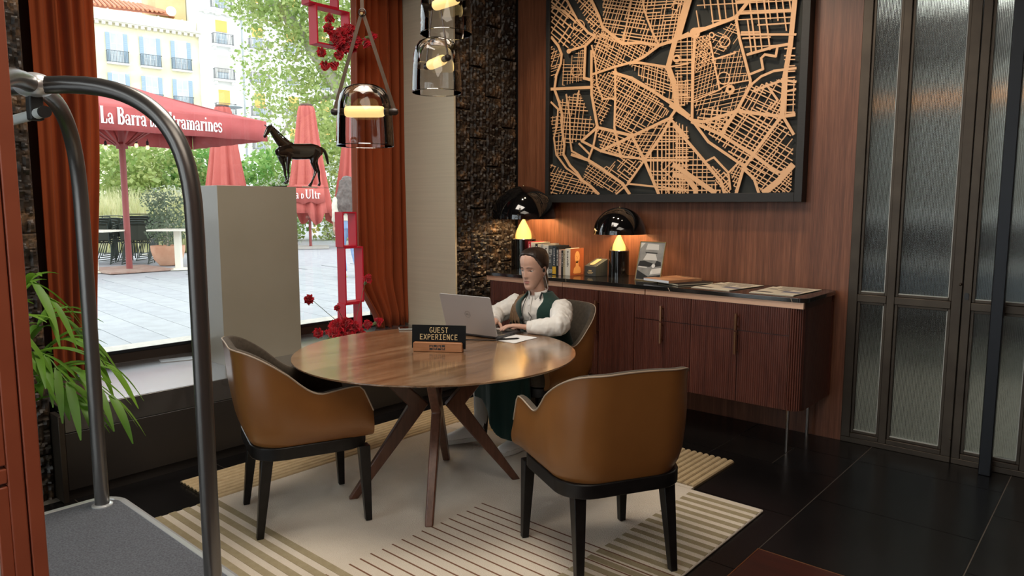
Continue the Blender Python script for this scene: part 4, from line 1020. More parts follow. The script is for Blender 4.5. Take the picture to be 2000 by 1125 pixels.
# ================================================================ WALL MAP
M_mapback = mat('charcoal_map_board', (.016, .019, .018), .75); M_mapframe = mat('black_oak_frame', (.011, .011, .011), .55, noise=(20, (.016, .015, .015)), stretch=(1, 1, 8))
M_street = mat('copper_toned_plywood', (.74, .44, .24), .5, noise=(3, (.68, .40, .21)))
mp = empty('city_map_panel', (0, 0, 0), 0, 'large laser-cut wooden city street map in a black frame on the wood wall', 'wall art')
MX0, MX1, MZ0, MZ1 = -3.705, -1.622, 1.520, 3.57
MB().b2(MX0+.02, MX1-.02, 4.685, 4.715, MZ0+.02, MZ1-.02).build('backing_board', M_mapback, mp)
for a in ((MX0, MX0+.036, MZ0, MZ1), (MX1-.050, MX1, MZ0, MZ1), (MX0+.036, MX1-.05, MZ0, MZ0+.060), (MX0+.036, MX1-.05, MZ1-.06, MZ1)):
    MB().b2(a[0], a[1], 4.630, 4.716, a[2], a[3]).build('frame_bar', M_mapframe, mp, bevel=.002)
def A_(x, y): return (1060+x/2.814, y/2.814)
def B_(x, y): return (1320+x/2.814, y/2.814)
def wallpt(q):   # survey picture -> board coordinates
    r_ = _fw*1390+_rt*(q[0]-1000)-_up*(q[1]-562.5); t = 4.655/r_.y; return (r_.x*t, CAM_H+r_.z*t)
IX0, IX1, IZ0, IZ1 = MX0+.040, MX1-.078, MZ0+.064, MZ1-.07
SEG = []
def clipseg(a, b):
    (x0, z0), (x1, z1) = a, b; t0, t1 = 0., 1.; dx, dz = x1-x0, z1-z0
    for p, q in ((-dx, x0-IX0), (dx, IX1-x0), (-dz, z0-IZ0), (dz, IZ1-z0)):
        if abs(p) < 1e-12:
            if q < 0: return None
        else:
            r_ = q/p
            if p < 0: t0 = max(t0, r_)
            else: t1 = min(t1, r_)
    return None if t0 >= t1 else ((x0+dx*t0, z0+dz*t0), (x0+dx*t1, z0+dz*t1))
def road(f, pts, w_):
    q = [wallpt(f(*p)) for p in pts]
    for i in range(len(q)-1):
        s = clipseg(q[i], q[i+1])
        if s: SEG.append((s[0], s[1], w_*.0045))
def fill(f, poly, a1, s1, a2, s2, w_=1.7, jit=.18, seed=1):
    random.seed(seed)
    P = [f(*p) for p in poly]
    for ang, sp in ((a1, s1), (a2, s2)):
        sp = sp/2.814*(.74 if sp > 21 else .92); d = V((cos(R(ang)), -sin(R(ang)))); nn = V((-d.y, d.x))
        c = [V(p).dot(nn) for p in P]; t = min(c)+sp*.5
        while t < max(c):
            tt = t+random.uniform(-jit, jit)*sp; hits = []
            for i in range(len(P)):
                a, b = V(P[i]), V(P[(i+1) % len(P)]); da, db = a.dot(nn)-tt, b.dot(nn)-tt
                if da*db < 0: hits.append((a+(b-a)*(da/(da-db))).dot(d))
            hits.sort()
            for k in range(0, len(hits)-1, 2):
                u0, u1 = hits[k], hits[k+1]
                # break some lanes so blocks vary
                if random.random() < .30 and u1-u0 > sp*3:
                    cut = random.uniform(.35, .75); rngs = [(u0, u0+(u1-u0)*cut)] if random.random() < .5 else [(u0+(u1-u0)*(1-cut), u1)]
                else: rngs = [(u0, u1)]
                for v0, v1 in rngs:
                    p0 = nn*tt+d*v0; p1 = nn*(tt+random.uniform(-.12, .12)*sp)+d*v1
                    s = clipseg(wallpt(p0), wallpt(p1))
                    if s: SEG.append((s[0], s[1], w_*random.uniform(.75, 1.25)*.0037))
            t += sp*random.uniform(.75, 1.25)
def ringroad(f, c, r_, w_, n=18): road(f, [(c[0]+r_*cos(2*pi*k/n), c[1]+r_*sin(2*pi*k/n)) for k in range(n+1)], w_)
for pts, w_ in (([(45,200),(85,250),(105,300),(100,350),(75,420),(65,490),(90,560),(110,640),(105,700),(120,800),(115,850),(150,910),(190,950),(215,990),(260,1020),(310,1070)], 4.5), ([(45,560),(85,600),(80,690),(62,760),(75,850),(130,925),(190,965),(215,990)], 3), ([(130,520),(150,640),(150,760),(160,830),(250,880)], 3),
    ([(100,-60),(190,110),(250,180),(290,200)], 4), ([(240,-60),(310,90),(330,150),(440,240),(540,235),(640,250)], 5), ([(640,250),(730,220),(800,185)], 5), ([(145,280),(240,250),(290,200)], 4), ([(830,-120),(730,220),(690,370),(720,450),(740,590)], 9), ([(740,590),(700,650),(500,745),(320,830)], 5),
    ([(480,350),(560,310),(640,250)], 5), ([(270,410),(390,370),(480,345),(530,345),(690,370)], 4), ([(390,400),(490,430),(590,490),(740,590)], 5), ([(400,380),(400,540),(395,700),(430,860),(530,870),(560,880),(690,880),(800,882)], 4), ([(215,775),(300,700),(490,745)], 5), ([(300,700),(280,800),(250,880)], 4),
    ([(490,745),(560,880),(640,1070)], 5), ([(560,880),(470,1010)], 4), ([(560,880),(650,750),(710,650)], 5), ([(215,775),(320,830),(430,860)], 4), ([(45,490),(270,480)], 5), ([(235,260),(228,430),(270,440),(270,520),(300,690)], 5), ([(270,280),(268,430)], 5), ([(190,580),(200,500)], 3), ([(160,850),(250,880),(330,930),(440,1010),(480,1070)], 5), ([(470,1010),(800,1045)], 3), ([(470,1010),(400,1070)], 3),
    ([(270,250),(290,330),(300,470),(330,540)], 3), ([(200,790),(260,850)], 3), ([(325,545),(400,540)], 3), ([(740,590),(800,640)], 8), ([(700,650),(800,760)], 3), ([(45,40),(120,60),(180,120)], 3), ([(640,250),(600,170),(560,60),(540,-60)], 3), ([(440,240),(470,100),(500,-60)], 3), ([(690,370),(800,350)], 2.5)): road(A_, pts, w_)
for pts, w_ in (([(100,-80),(75,0),(20,190),(-10,230)], 9), ([(-30,230),(105,180),(330,95),(390,20),(420,-60)], 5.5), ([(330,95),(350,210),(410,440),(410,470)], 4), ([(105,190),(95,400),(90,650)], 4.5), ([(410,470),(335,610),(250,740)], 5), ([(335,610),(580,640),(655,630)], 5), ([(-30,580),(0,600),(90,660),(150,670),(250,640),(335,610)], 5), ([(90,660),(180,780),(370,910),(390,930)], 4), ([(90,670),(250,740),(440,860),(560,950)], 5),
    ([(580,640),(440,830),(370,930),(330,1070)], 5), ([(680,-80),(655,0),(630,250),(600,420),(585,640)], 7), ([(470,1070),(560,1000),(650,900),(660,800)], 9), ([(-10,690),(160,890),(250,1000),(270,1070)], 4.5), ([(-10,905),(100,980),(230,1070)], 7), ([(375,930),(430,980),(460,1070)], 4), ([(590,640),(655,750)], 4), ([(360,190),(660,190)], 3), ([(395,300),(550,255),(640,240)], 4), ([(470,320),(490,300),(550,310),(560,255)], 3.5), ([(470,320),(480,380),(430,400),(405,410)], 3.5), ([(410,470),(470,420),(540,390),(660,375)], 3.5), ([(430,500),(480,480),(590,440),(660,450)], 3.5), ([(510,480),(560,550),(520,600)], 3), ([(600,505),(660,490)], 3), ([(340,10),(660,-20)], 4), ([(340,75),(640,60)], 3.5),
    ([(-10,960),(60,975),(110,1040),(110,1070)], 8), ([(160,890),(210,865),(290,950),(360,880)], 3), ([(290,950),(300,1040)], 3), ([(0,330),(100,330)], 3), ([(200,330),(330,290)], 2.5), ([(240,490),(300,460),(410,440)], 2), ([(240,490),(190,230)], 2.5), ([(90,560),(250,490)], 2), ([(250,740),(270,690),(335,610)], 3), ([(560,950),(640,930)], 3)): road(B_, pts, w_)
ringroad(B_, (105, 182), 20, 5); ringroad(B_, (198, 193), 13, 1.8); ringroad(B_, (300, 492), 17, 4); ringroad(B_, (265, 430), 33, 1.6); ringroad(B_, (150, 300), 16, 1.5); ringroad(B_, (270, 230), 28, 1.6); ringroad(A_, (185, 395), 26, 1.5); ringroad(A_, (145, 282), 8, 3); ringroad(B_, (5, 322), 16, 3); ringroad(A_, (200, 140), 30, 1.6)
for c, r_ in (((300,700),8), ((490,745),10), ((560,880),11), ((740,590),12), ((215,990),7), ((330,150),6), ((430,860),5), ((400,400),9)):
    for k in range(2): ringroad(A_, c, r_*(.35+.4*k), 3.5, 8)
for c, r_ in (((335,610),9), ((580,640),12), ((410,470),8), ((375,930),9)):
    for k in range(2): ringroad(B_, c, r_*(.35+.4*k), 3.5, 8)
fl_ = [(B_, [(120,-60),(640,-60),(622,250),(390,300),(345,110),(330,95),(115,175)], 97, 46, 3, 52, 2.4), (B_, [(-20,100),(60,0),(100,-60),(-20,-60)], 60, 40, -20, 40, 2), (B_, [(112,205),(186,190),(238,488),(100,560)], 80, 17, 20, 18, 1.1), (B_, [(112,205),(186,190),(210,330),(105,400)], 45, 19, -45, 19, 1.0), (B_, [(200,200),(335,110),(350,215),(215,320)], 55, 26, -20, 30, 1.2), (B_, [(215,330),(350,270),(400,440),(245,485)], 78, 24, 5, 36, 1.2), (B_, [(100,560),(250,500),(400,470),(330,600),(120,640)], 75, 34, 12, 30, 1.4),
    (B_, [(335,620),(570,650),(440,830),(375,905),(130,690)], -29, 30, 55, 36, 2.2), (B_, [(445,830),(580,655),(645,770),(645,880),(480,1060),(385,940)], -30, 26, 52, 36, 1.8), (B_, [(420,480),(590,430),(580,630),(345,605)], -25, 24, 60, 40, 1.8), (B_, [(0,715),(160,895),(255,1065),(0,1065)], 0, 30, 88, 34, 2), (B_, [(160,895),(290,960),(300,1065),(270,1065)], 42, 26, -48, 26, 2.2), (B_, [(300,940),(360,890),(370,930),(330,1060)], 60, 18, -20, 30, 1.6), (B_, [(600,250),(655,250),(655,620),(590,630)], 2, 44, 88, 60, 2), (B_, [(170,590),(330,600),(250,735),(100,670)], 80, 40, -5, 34, 2), (B_, [(0,220),(95,195),(90,560),(0,600)], 2, 26, 90, 32, 1.6), (B_, [(-5,465),(80,470),(75,555),(5,555)], 5, 16, 85, 30, .8), (B_, [(480,1060),(650,920),(650,1060)], -35, 22, 50, 24, 1.5),
    (A_, [(150,-60),(250,-60),(320,150),(290,200)], 50, 20, -42, 22, 2), (A_, [(330,-60),(540,-60),(560,120),(640,245),(440,235),(335,150)], 72, 24, -8, 26, 1.9), (A_, [(540,-60),(800,-60),(730,215),(640,245),(570,110)], 80, 28, 4, 27, 1.9), (A_, [(440,245),(635,255),(480,345),(300,400),(275,300),(330,170)], 68, 18, -30, 22, 1.6), (A_, [(480,355),(690,375),(735,585),(590,490)], 84, 25, -18, 25, 1.8), (A_, [(270,420),(400,390),(400,540),(320,690),(285,560)], 60, 18, -25, 20, 1.5), (A_, [(405,400),(590,490),(700,620),(500,740),(400,690)], 58, 22, -28, 23, 1.8), (A_, [(300,710),(490,745),(550,880),(430,860),(320,830)], 62, 24, -20, 26, 1.9), (A_, [(565,880),(705,660),(800,700),(800,1065),(640,1065)], 90, 26, 0, 32, 2.2),
    (A_, [(430,870),(550,890),(470,1005),(330,925)], 52, 24, -35, 26, 1.8), (A_, [(85,560),(200,505),(285,690),(210,770),(115,800)], 84, 26, -4, 28, 1.8), (A_, [(45,900),(190,975),(310,1065),(45,1065)], 62, 20, -14, 18, 1.4), (A_, [(45,-20),(120,-20),(185,110),(140,270),(45,200)], 58, 40, -40, 34, 2.6), (A_, [(112,330),(230,270),(225,440),(110,470)], 86, 19, 0, 21, 1.2), (A_, [(180,120),(290,205),(240,255),(150,280)], 45, 22, -40, 20, 1.4), (A_, [(255,890),(330,940),(440,1015),(400,1060),(215,990)], -32, 16, 50, 30, 1.1), (A_, [(640,680),(705,660),(560,870),(500,750)], 60, 28, -2, 24, 1.7), (A_, [(720,450),(800,440),(800,570),(745,585)], 88, 20, 4, 24, 1.4), (A_, [(45,640),(105,640),(115,850),(75,860)], 10, 26, 85, 30, 1.5), (A_, [(45,250),(100,300),(75,420),(45,440)], 20, 24, 70, 24, 1.4), (A_, [(300,205),(440,245),(330,170)], 40, 18, -30, 18, 1.5), (A_, [(650,890),(800,890),(800,1060),(660,1060)], 45, 40, -45, 60, 1.6), (A_, [(290,205),(330,160),(430,245),(280,300)], 70, 18, -18, 18, 1.5)]
for k, a in enumerate(fl_): fill(*a, seed=40+k)
for f, w0, w1 in ((A_, 0, 790), (B_, 20, 700)):   # the part of the map above the picture
    fill(f, [(w0, -850), (w1, -850), (w1, -60), (w0, -60)], 78, 34, -10, 36, 2, .3, 90); road(f, [(w0, -300), (w1, -480)], 5); road(f, [(w0+200, -60), (w1-200, -850)], 5)
sm = MB(); Y0_, Y1_ = 4.652, 4.659
random.seed(77)
for (x0, z0), (x1, z1), w_ in SEG:
    Y0_ = 4.652-random.random()*.0016; Y1_ = Y0_+.007
    dx, dz = x1-x0, z1-z0; L_ = sqrt(dx*dx+dz*dz)
    if L_ < .002: continue
    nx_, nz_ = -dz/L_*w_/2, dx/L_*w_/2; ex, ez = dx/L_*w_*.3, dz/L_*w_*.3
    q = [(x0-ex+nx_, z0-ez+nz_), (x0-ex-nx_, z0-ez-nz_), (x1+ex-nx_, z1+ez-nz_), (x1+ex+nx_, z1+ez+nz_)]
    sm.add([(p[0], Y0_, p[1]) for p in q]+[(p[0], Y1_, p[1]) for p in q], [(0, 1, 2, 3), (7, 6, 5, 4), (0, 4, 5, 1), (1, 5, 6, 2), (2, 6, 7, 3), (3, 7, 4, 0)])
tag(sm.build('street_network', M_street, mp, smooth=False), None, None, None, 'stuff')
# ================================================================ CURTAINS
M_velvet = mat('rust_velvet', (.30, .066, .020), .85, 0, .2, noise=(3, (.34, .078, .024)), bump=(120, .15, .002), sheen=.08)
def curtain(name, label, x, y0f, y1f, folds, amp, z0, z1, seed, gather=None):
    N_, K = folds*12, 26; rows = []
    for j in range(K+1):
        t = j/K; z = z1+(z0-z1)*t; row = []
        for i in range(N_+1):
            u = i/N_; ph = u*folds*2*pi+seed+.5*sin(3.1*u+seed)
            a = amp*(.75+.35*sin(u*7+seed*2))*(1-.15*t)
            y = y0f(t)+(y1f(t)-y0f(t))*(u+.018*sin(ph*1.0+1.2))
            xx = x+a*(sin(ph)+.18*sin(3*ph))+.10*a*sin(2*ph+seed+t*2)+.012*sin(t*5+u*9)
            if gather: xx += gather*smoothst(.86, 1, t)*(.4+.6*sin(ph*.5))
            row.append((xx, y, z+(.012*sin(ph*.7) if j == K else 0)))
        rows.append(row)
    m_ = MB().add([p for r_ in rows for p in r_], [(j*(N_+1)+i, j*(N_+1)+i+1, (j+1)*(N_+1)+i+1, (j+1)*(N_+1)+i) for j in range(K) for i in range(N_)])
    o = m_.build(name, M_velvet, ang=180); s_ = o.modifiers.new('th', 'SOLIDIFY'); s_.thickness = .006
    tag(o, label, 'curtain'); return o
_nt = M_velvet.node_tree; _tl = _nt.nodes.new('ShaderNodeBsdfTranslucent'); _tl.inputs[0].default_value = (.70, .20, .055, 1); _mx = _nt.nodes.new('ShaderNodeMixShader'); _mx.inputs[0].default_value = .34
_nt.links.new(_nt.nodes['Principled BSDF'].outputs[0], _mx.inputs[1]); _nt.links.new(_tl.outputs[0], _mx.inputs[2]); _nt.links.new(_mx.outputs[0], _nt.nodes['Material Output'].inputs[0])
curtain('curtain', 'rust orange velvet curtain gathered at the right of the window', -4.70, lambda t: 3.47-.03*sin(t*pi)+.17*smoothst(.84, 1, t), lambda t: 3.935+.02*sin(t*3), 6, .062, .487, 3.28, .6, .03)
curtain('curtain', 'rust red velvet curtain hanging at the left of the window', -4.70, lambda t: 1.30, lambda t: 1.625-.10*smoothst(.4, 1, t), 5, .050, .487, 3.28, 2.0)

# ================================================================ PLINTH AND HORSE
M_plinth = mat('greige_painted_plinth', (.25, .222, .168), .42, noise=(3, (.27, .24, .185)), coat=.25)
o = MB().b2(-4.625, -4.31, 2.137, 2.690, .480, 1.622).build('display_plinth', M_plinth, bevel=.002); tag(o, 'tall greige display plinth on the window ledge under the horse', 'plinth')
o = MB().prism([(-4.80, 1.93), (-4.70, 1.90), (-4.63, 2.10), (-4.74, 2.13)], .480, .486).build('steel_plate', mat('grey_steel_plate', (.35, .36, .37), .35, .6)); tag(o, 'thin grey steel plate lying on the ledge at the foot of the plinth', 'plate')
M_bronzeh = mat('black_patinated_bronze', (.0065, .0045, .0035), .22, 0, .7, noise=(14, (.016, .008, .005)), coat=.25)
hdir = V((-.34, .94, 0)).normalized(); hside = V((hdir.y, -hdir.x, 0)); hO = V((-4.44, 2.66, 0))
def hp(cx, cy, off=0):
    px, py = 480+cx/7.03, 240+cy/7.03; r_ = _fw*1390+_rt*(px-1000)-_up*(py-562.5)
    t = (hO-V((0, 0, CAM_H))).dot(hside)/r_.dot(hside); return V((0, 0, CAM_H))+r_*t+hside*off
hm = MB(); k_ = .00050          # metres per crop pixel at the statue
def limb(pts, off=0, n=10, flat=1.0): hm.tube([hp(a, b_, o_) for a, b_, r_, o_ in pts], [r_*k_ for a, b_, r_, o_ in pts], n, upv=tuple(hside), flat=flat)
def ch(pts, off): return [(a, b_, r_, off) for a, b_, r_ in pts]
limb(ch([(430, 445, 45), (500, 430, 88), (580, 425, 108), (680, 432, 112), (800, 430, 112), (900, 425, 112), (980, 425, 92), (1030, 430, 55)], 0), n=16, flat=.80)
limb(ch([(640, 365, 60), (540, 350, 80), (470, 290, 72), (410, 215, 58), (365, 150, 48), (340, 112, 40)], 0), n=14, flat=.55)
limb(ch([(345, 95, 34), (322, 115, 42), (300, 150, 40), (278, 190, 30), (262, 222, 25), (256, 240, 18)], 0), n=12, flat=.62)
limb([(332, 80, 12, .010), (330, 60, 10, .013), (328, 38, 3, .014)]); limb([(290, 82, 12, -.010), (283, 64, 9, -.013), (275, 46, 3, -.014)])
limb(ch([(560, 460, 62), (552, 540, 44), (545, 610, 28), (548, 680, 23), (555, 740, 17), (552, 800, 14), (545, 835, 16), (530, 856, 22), (526, 868, 26)], .020))
limb(ch([(520, 470, 62), (535, 560, 40), (560, 620, 26), (572, 690, 22), (576, 745, 16), (590, 800, 14), (592, 835, 16), (580, 856, 22), (576, 868, 26)], -.022))
limb(ch([(930, 440, 85), (900, 520, 62), (890, 580, 42), (915, 660, 28), (928, 700, 25), (905, 770, 18), (880, 830, 15), (868, 862, 18), (850, 890, 24), (845, 903, 28)], .022))
limb(ch([(960, 440, 85), (980, 520, 60), (990, 590, 40), (1022, 670, 27), (1036, 710, 24), (1040, 780, 18), (1048, 840, 15), (1050, 868, 18), (1040, 888, 23), (1038, 898, 27)], -.022))
limb(ch([(1000, 385, 26), (1040, 385, 26), (1085, 430, 30), (1108, 490, 30), (1122, 550, 26), (1132, 600, 20)], 0), flat=.7)
random.seed(3)
for q in range(13):
    t = q/12; x, y = 350+t*230, 85+t*205; limb([(x, y, 16, 0), (x+8, y-12, 9, 0), (x+16, y-20, 3, 0)])
zs = [p.z for p in hm.v]; zmin = min(zs)
hst = empty('horse_statue', (0, 0, 0), 0, 'glossy black standing horse statue on top of the greige plinth', 'statue')
b_ = fuse(hm, .0042, 'body', M_bronzeh, hst, 2)
HZ = 1.632; b_.location.z = HZ-zmin-.004
# thin clear base plate that carries the statue past the plinth edge
fp = [hp(480, 870), hp(1090, 900)]
a_, c_ = fp[0], fp[1]; sdv = hside*.07
MB().prism([((a_-sdv).x, (a_-sdv).y), ((a_+sdv).x, (a_+sdv).y), ((c_+sdv).x, (c_+sdv).y), ((c_-sdv).x, (c_-sdv).y)], 1.623, 1.631).build('clear_base', glass_thin('clear_acrylic', (.97, .98, .98), .0), hst)

# ================================================================ RED BOX FRAMES AND CARNATIONS
M_red = mat('crimson_lacquer', (.58, .012, .036), .5, 0, .3)
def box_frame(parent, y0, y1, z0, z1, x=-4.53, dep=.10, t=.011, nm='box_frame'):
    m_ = MB().b2(x-dep, x, y0, y0+t, z0, z1).b2(x-dep, x, y1-t, y1, z0, z1).b2(x-dep, x, y0+t, y1-t, z0, z0+t).b2(x-dep, x, y0+t, y1-t, z1-t, z1)
    return m_.build(nm, M_red, parent, bevel=.001)
low = empty('frame_sculpture', (0, 0, 0), 0, 'stack of crimson box frames standing on the ledge beside the curtain', 'sculpture')
box_frame(low, 3.215, 3.345, 1.180, 1.448); box_frame(low, 3.225, 3.400, .745, 1.180); box_frame(low, 3.215, 3.375, .480, .745)
upf = empty('frame_sculpture', (0, 0, 0), 0, 'crimson box frames hung from the ceiling above the horse', 'sculpture')
box_frame(upf, 3.040, 3.330, 2.655, 2.925); box_frame(upf, 2.985, 3.235, 2.925, 3.19)
for y in (3.05, 3.17): MB().tube([(-4.58, y, 3.185), (-4.58, y, 3.31)], .0012, 5).build('hanging_wire', M_postm, upf)
M_petal = mat('carnation_red_petal', (.78, .014, .040), .7, 0, .2, noise=(80, (.55, .008, .022)), sheen=.3); M_calyx = mat('carnation_calyx', (.16, .24, .09), .6); M_stemg = mat('carnation_stem', (.17, .22, .11), .6)
random.seed(9); bm_ = MB()
for L_ in range(8):
    r_ = .030-.0028*L_; cz = .004+.0036*L_; n_ = 30; off = random.random()*6
    vs = [(0, 0, cz-.008)]
    for i in range(n_):
        a = 2*pi*i/n_+off; rr = r_*(1+.16*sin(7*a+L_)+.10*((i % 2)*2-1)); vs.append((rr*.55*cos(a), rr*.55*sin(a), cz-.003+.004*sin(5*a+L_)))
    for i in range(n_):
        a = 2*pi*i/n_+off; rr = r_*(1+.16*sin(7*a+L_)+.10*((i % 2)*2-1)); vs.append((rr*cos(a), rr*sin(a), cz+.006*sin(9*a+L_*2)+.004*L_*.5))
    fs = [(0, 1+i, 1+(i+1) % n_) for i in range(n_)]+[(1+i, 1+n_+i, 1+n_+(i+1) % n_, 1+(i+1) % n_) for i in range(n_)]
    bm_.add(vs, fs)
bloom_me = bm_.mesh('bloom', True, 50); bloom_me.materials.append(M_petal)
cal_me = MB().lathe([(.003, -.034), (.008, -.028), (.0095, -.010), (.014, .002)], 10).mesh('calyx'); cal_me.materials.append(M_calyx)
def carnation(p, d, label, group, stem_to=None, s=1.0, wav=.01):
    p = V(p); d = V(d).normalized(); e = empty('carnation', p, 0, label, 'flower', group)
    q = d.to_track_quat('Z', 'Y').to_euler()
    o = link('bloom', bloom_me, None, e, (0, 0, 0), q); o.scale = (s, s, s); o2 = link('calyx', cal_me, None, e, (0, 0, 0), q); o2.scale = (s, s, s)
    if stem_to is not None:
        a = -d*.03*s; b_ = V(stem_to)-p; mdl = (a+b_)/2+V((0, 0, -wav))-d*.02
        MB().tube(bez([a, mdl, b_], 5), .0021, 6).build('stem', M_stemg, e)
def wp(px, py, x=-4.52):
    r_ = _fw*1390+_rt*(px-1000)-_up*(py-562.5); return V((0, 0, CAM_H))+r_*(x/r_.x)
random.seed(5); root = wp(690, 672, -4.55); root.z = .49
for px, py, dx in ((655, 640, 0), (672, 632, 1), (690, 640, 0), (668, 655, 1), (684, 660, 0), (702, 652, 1), (660, 665, 0), (700, 668, 1), (676, 672, 2), (648, 655, 0), (714, 662, 0), (690, 650, 3), (662, 648, 2), (680, 645, 1), (696, 660, 2), (706, 660, 3), (668, 664, 3), (684, 668, 1)):
    carnation(wp(px, py, -4.47-.03*dx), (random.uniform(.3, 1), random.uniform(-1, .3), random.uniform(.2, 1)), 'red carnation bloom in the dense bunch at the foot of the crimson frames', 'carnations bunched on the ledge', root, random.uniform(1.5, 1.95))
for px, py, lab, d in ((605, 585, 'lone red carnation reaching left towards the plinth on a thin stem', (.5, -1, .3)), (716, 548, 'tall red carnation standing upright in front of the curtain hem', (.6, .2, 1)), (622, 650, 'low red carnation at the left end of the bunch near the table edge', (.8, -1, -.1)), (735, 630, 'rightmost red carnation against the bottom of the curtain', (.6, .8, .5)), (716, 634, 'red carnation lying right of the frames just left of the curtain foot', (.9, .1, .2)), (659, 602, 'small red carnation bud peeping out beside the bottom frame', (.5, -.6, .6))):
    carnation(wp(px, py, -4.46), d, lab, 'single carnations on the ledge', root, 1.25 if px != 659 else .8, .005)
rootu = wp(684, 98, -4.56); rootu.z = 2.685
for px, py, dx in ((655, 82, 0), (668, 92, 1), (680, 82, 0), (672, 72, 2), (664, 68, 1), (686, 92, 1), (690, 78, 2), (654, 72, 0), (676, 60, 1)):
    carnation(wp(px, py, -4.47-.02*dx), (random.uniform(.3, 1), random.uniform(-1, .4), random.uniform(-.4, .8)), 'red carnation bloom bunched inside the hanging crimson frame', 'carnations bunched in the hanging frame', rootu, random.uniform(1.5, 1.9))
for px, py, lab, d in ((644, 40, 'red carnation highest inside the hanging frame', (.6, -.4, .8)), (642, 56, 'red carnation at the inner left side of the hanging frame', (.7, -.8, .2)), (661, 106, 'red carnation drooping just below the hanging frame', (.7, -.2, -.8)), (635, 126, 'lowest red carnation dangling below the hanging frame', (.5, -.5, -1)), (652, 123, 'red carnation facing straight down under the hanging frame', (.2, 0, -1)), (629, 101, 'red carnation under the left corner of the hanging frame', (.4, -.8, -.6)), (711, 84, 'red carnation right of the pendant strap over the curtain', (.7, .7, -.1)), (723, 72, 'rightmost red carnation beside the hanging frame, over the curtain', (.6, .9, .2))):
    carnation(wp(px, py, -4.46), d, lab, 'single carnations of the hanging frame', rootu, 1.2, .0)

# ================================================================ PENDANT LAMPS
M_smoke = glass_thin('smoked_glass', (.80, .78, .76), .02); M_opal = emis('lit_opal_glass', (1.0, .72, .28), 1.15); M_strapl = mat('brown_leather_strap', (.060, .034, .018), .5, noise=(20, (.085, .050, .028))); M_wenge = mat('dark_brown_turned_wood', (.022, .013, .010), .4)
def pendant(c, ang, label, power):
    """c = centre of the bar"""
    e = empty('pendant_lamp', c, ang, label, 'pendant lamp', 'smoked glass pendants over the table')
    prof = [(.139, -.165), (.140, -.158), (.138, -.10), (.134, -.02), (.128, .04), (.118, .078), (.098, .108), (.068, .124), (.030, .130), (0, .131)]
    gl = MB().lathe(prof, 64, cap=False).build('glass_dome', M_smoke, e, ang=80)
    MB().tube([(.139*cos(2*pi*k/48), .139*sin(2*pi*k/48), -.165) for k in range(48)], .0026, 6, closed=True).build('rim', glass_thin('thick_glass_rim', (.80, .80, .79), .12), gl)
    MB().loft([[V((x, r_*cos(a), r_*sin(a))) for a in [2*pi*k/24 for k in range(24)]] for x, r_ in ((-.098, .010), (-.096, .020), (-.088, .026), (-.07, .028), (.07, .028), (.088, .026), (.096, .020), (.098, .010))]).build('opal_tube', M_opal, e)
    for s_ in (-1, 1):
        MB().tube([(s_*.096, 0, 0), (s_*.136, 0, 0), (s_*.137, 0, 0), (s_*.150, 0, 0), (s_*.162, 0, 0), (s_*.167, 0, 0)], [.017, .017, .0175, .018, .013, .004], 16).build('end_knob', M_wenge, e)
        # flat leather strap from the knob up to the knot
        a = V((s_*.145, 0, .016)); b_ = V((s_*.006, 0, .46)); t = (b_-a).normalized(); w_ = t.cross(V((0, 1, 0)))*.0085; nn = V((0, .0016, 0))
        MB().add([a-w_-nn, a+w_-nn, a+w_+nn, a-w_+nn, b_-w_-nn, b_+w_-nn, b_+w_+nn, b_-w_+nn], [(0, 1, 2, 3), (7, 6, 5, 4), (0, 4, 5, 1), (1, 5, 6, 2), (2, 6, 7, 3), (3, 7, 4, 0)]).build('strap', M_strapl, e)
    MB().tube([(.016*cos(2*pi*k/16), 0, .470+.018*sin(2*pi*k/16)) for k in range(16)], .004, 6, closed=True).build('strap_ring', M_wenge, e)
    MB().b2(-.0085, .0085, -.003, .003, .475, 3.6-c[2]).build('hanging_strap', M_strapl, e)
    MB().tube([(0, -.018, .462), (0, .018, .462)], .007, 8).build('toggle', mat('brass_toggle', (.6, .42, .2), .35, 1), e)
pendant((-2.906, 2.209, 1.956), R(41.3), 'smoked glass pendant hanging lowest, in front of the curtain', 3)
pendant((-3.02, 2.80, 2.292), R(41.3-60), 'smoked glass pendant in front of the brushed metal pilaster', 3)
pendant((-2.90, 2.76, 2.585), R(41.3-45), 'smoked glass pendant cut off by the top edge of the picture', 3)

# ================================================================ LUGGAGE CART
M_tubeD = mat('brushed_gunmetal_tube', (.17, .163, .157), .32, .8); M_carpet = mat('charcoal_deck_carpet', (.085, .090, .104), .95, 0, .15, noise=(150, (.155, .163, .184), 3), bump=(300, .9, .004)); M_alu = mat('polished_aluminium_trim', (.78, .79, .80), .28, .6); M_lightbar = mat('satin_steel_rail', (.66, .68, .66), .4, .2)
ct = empty('luggage_cart', (-2.69, .745, 0), 0, 'birdcage luggage cart with charcoal carpeted deck and gunmetal tubes', 'luggage cart')
dx_, dy_ = .575, .345
MB().prism(rrect(-dx_, dx_, -dy_, dy_, .10, 8), .205, .248).build('deck', M_carpet, ct, bevel=.003)
MB().tube([V((x, y, .238)) for x, y in rrect(-dx_-.004, dx_+.004, -dy_-.004, dy_+.004, .105, 8)], .017, 8, closed=True, flat=1.0).build('deck_trim', M_alu, ct)
hub = V((.0, .0, 1.880))
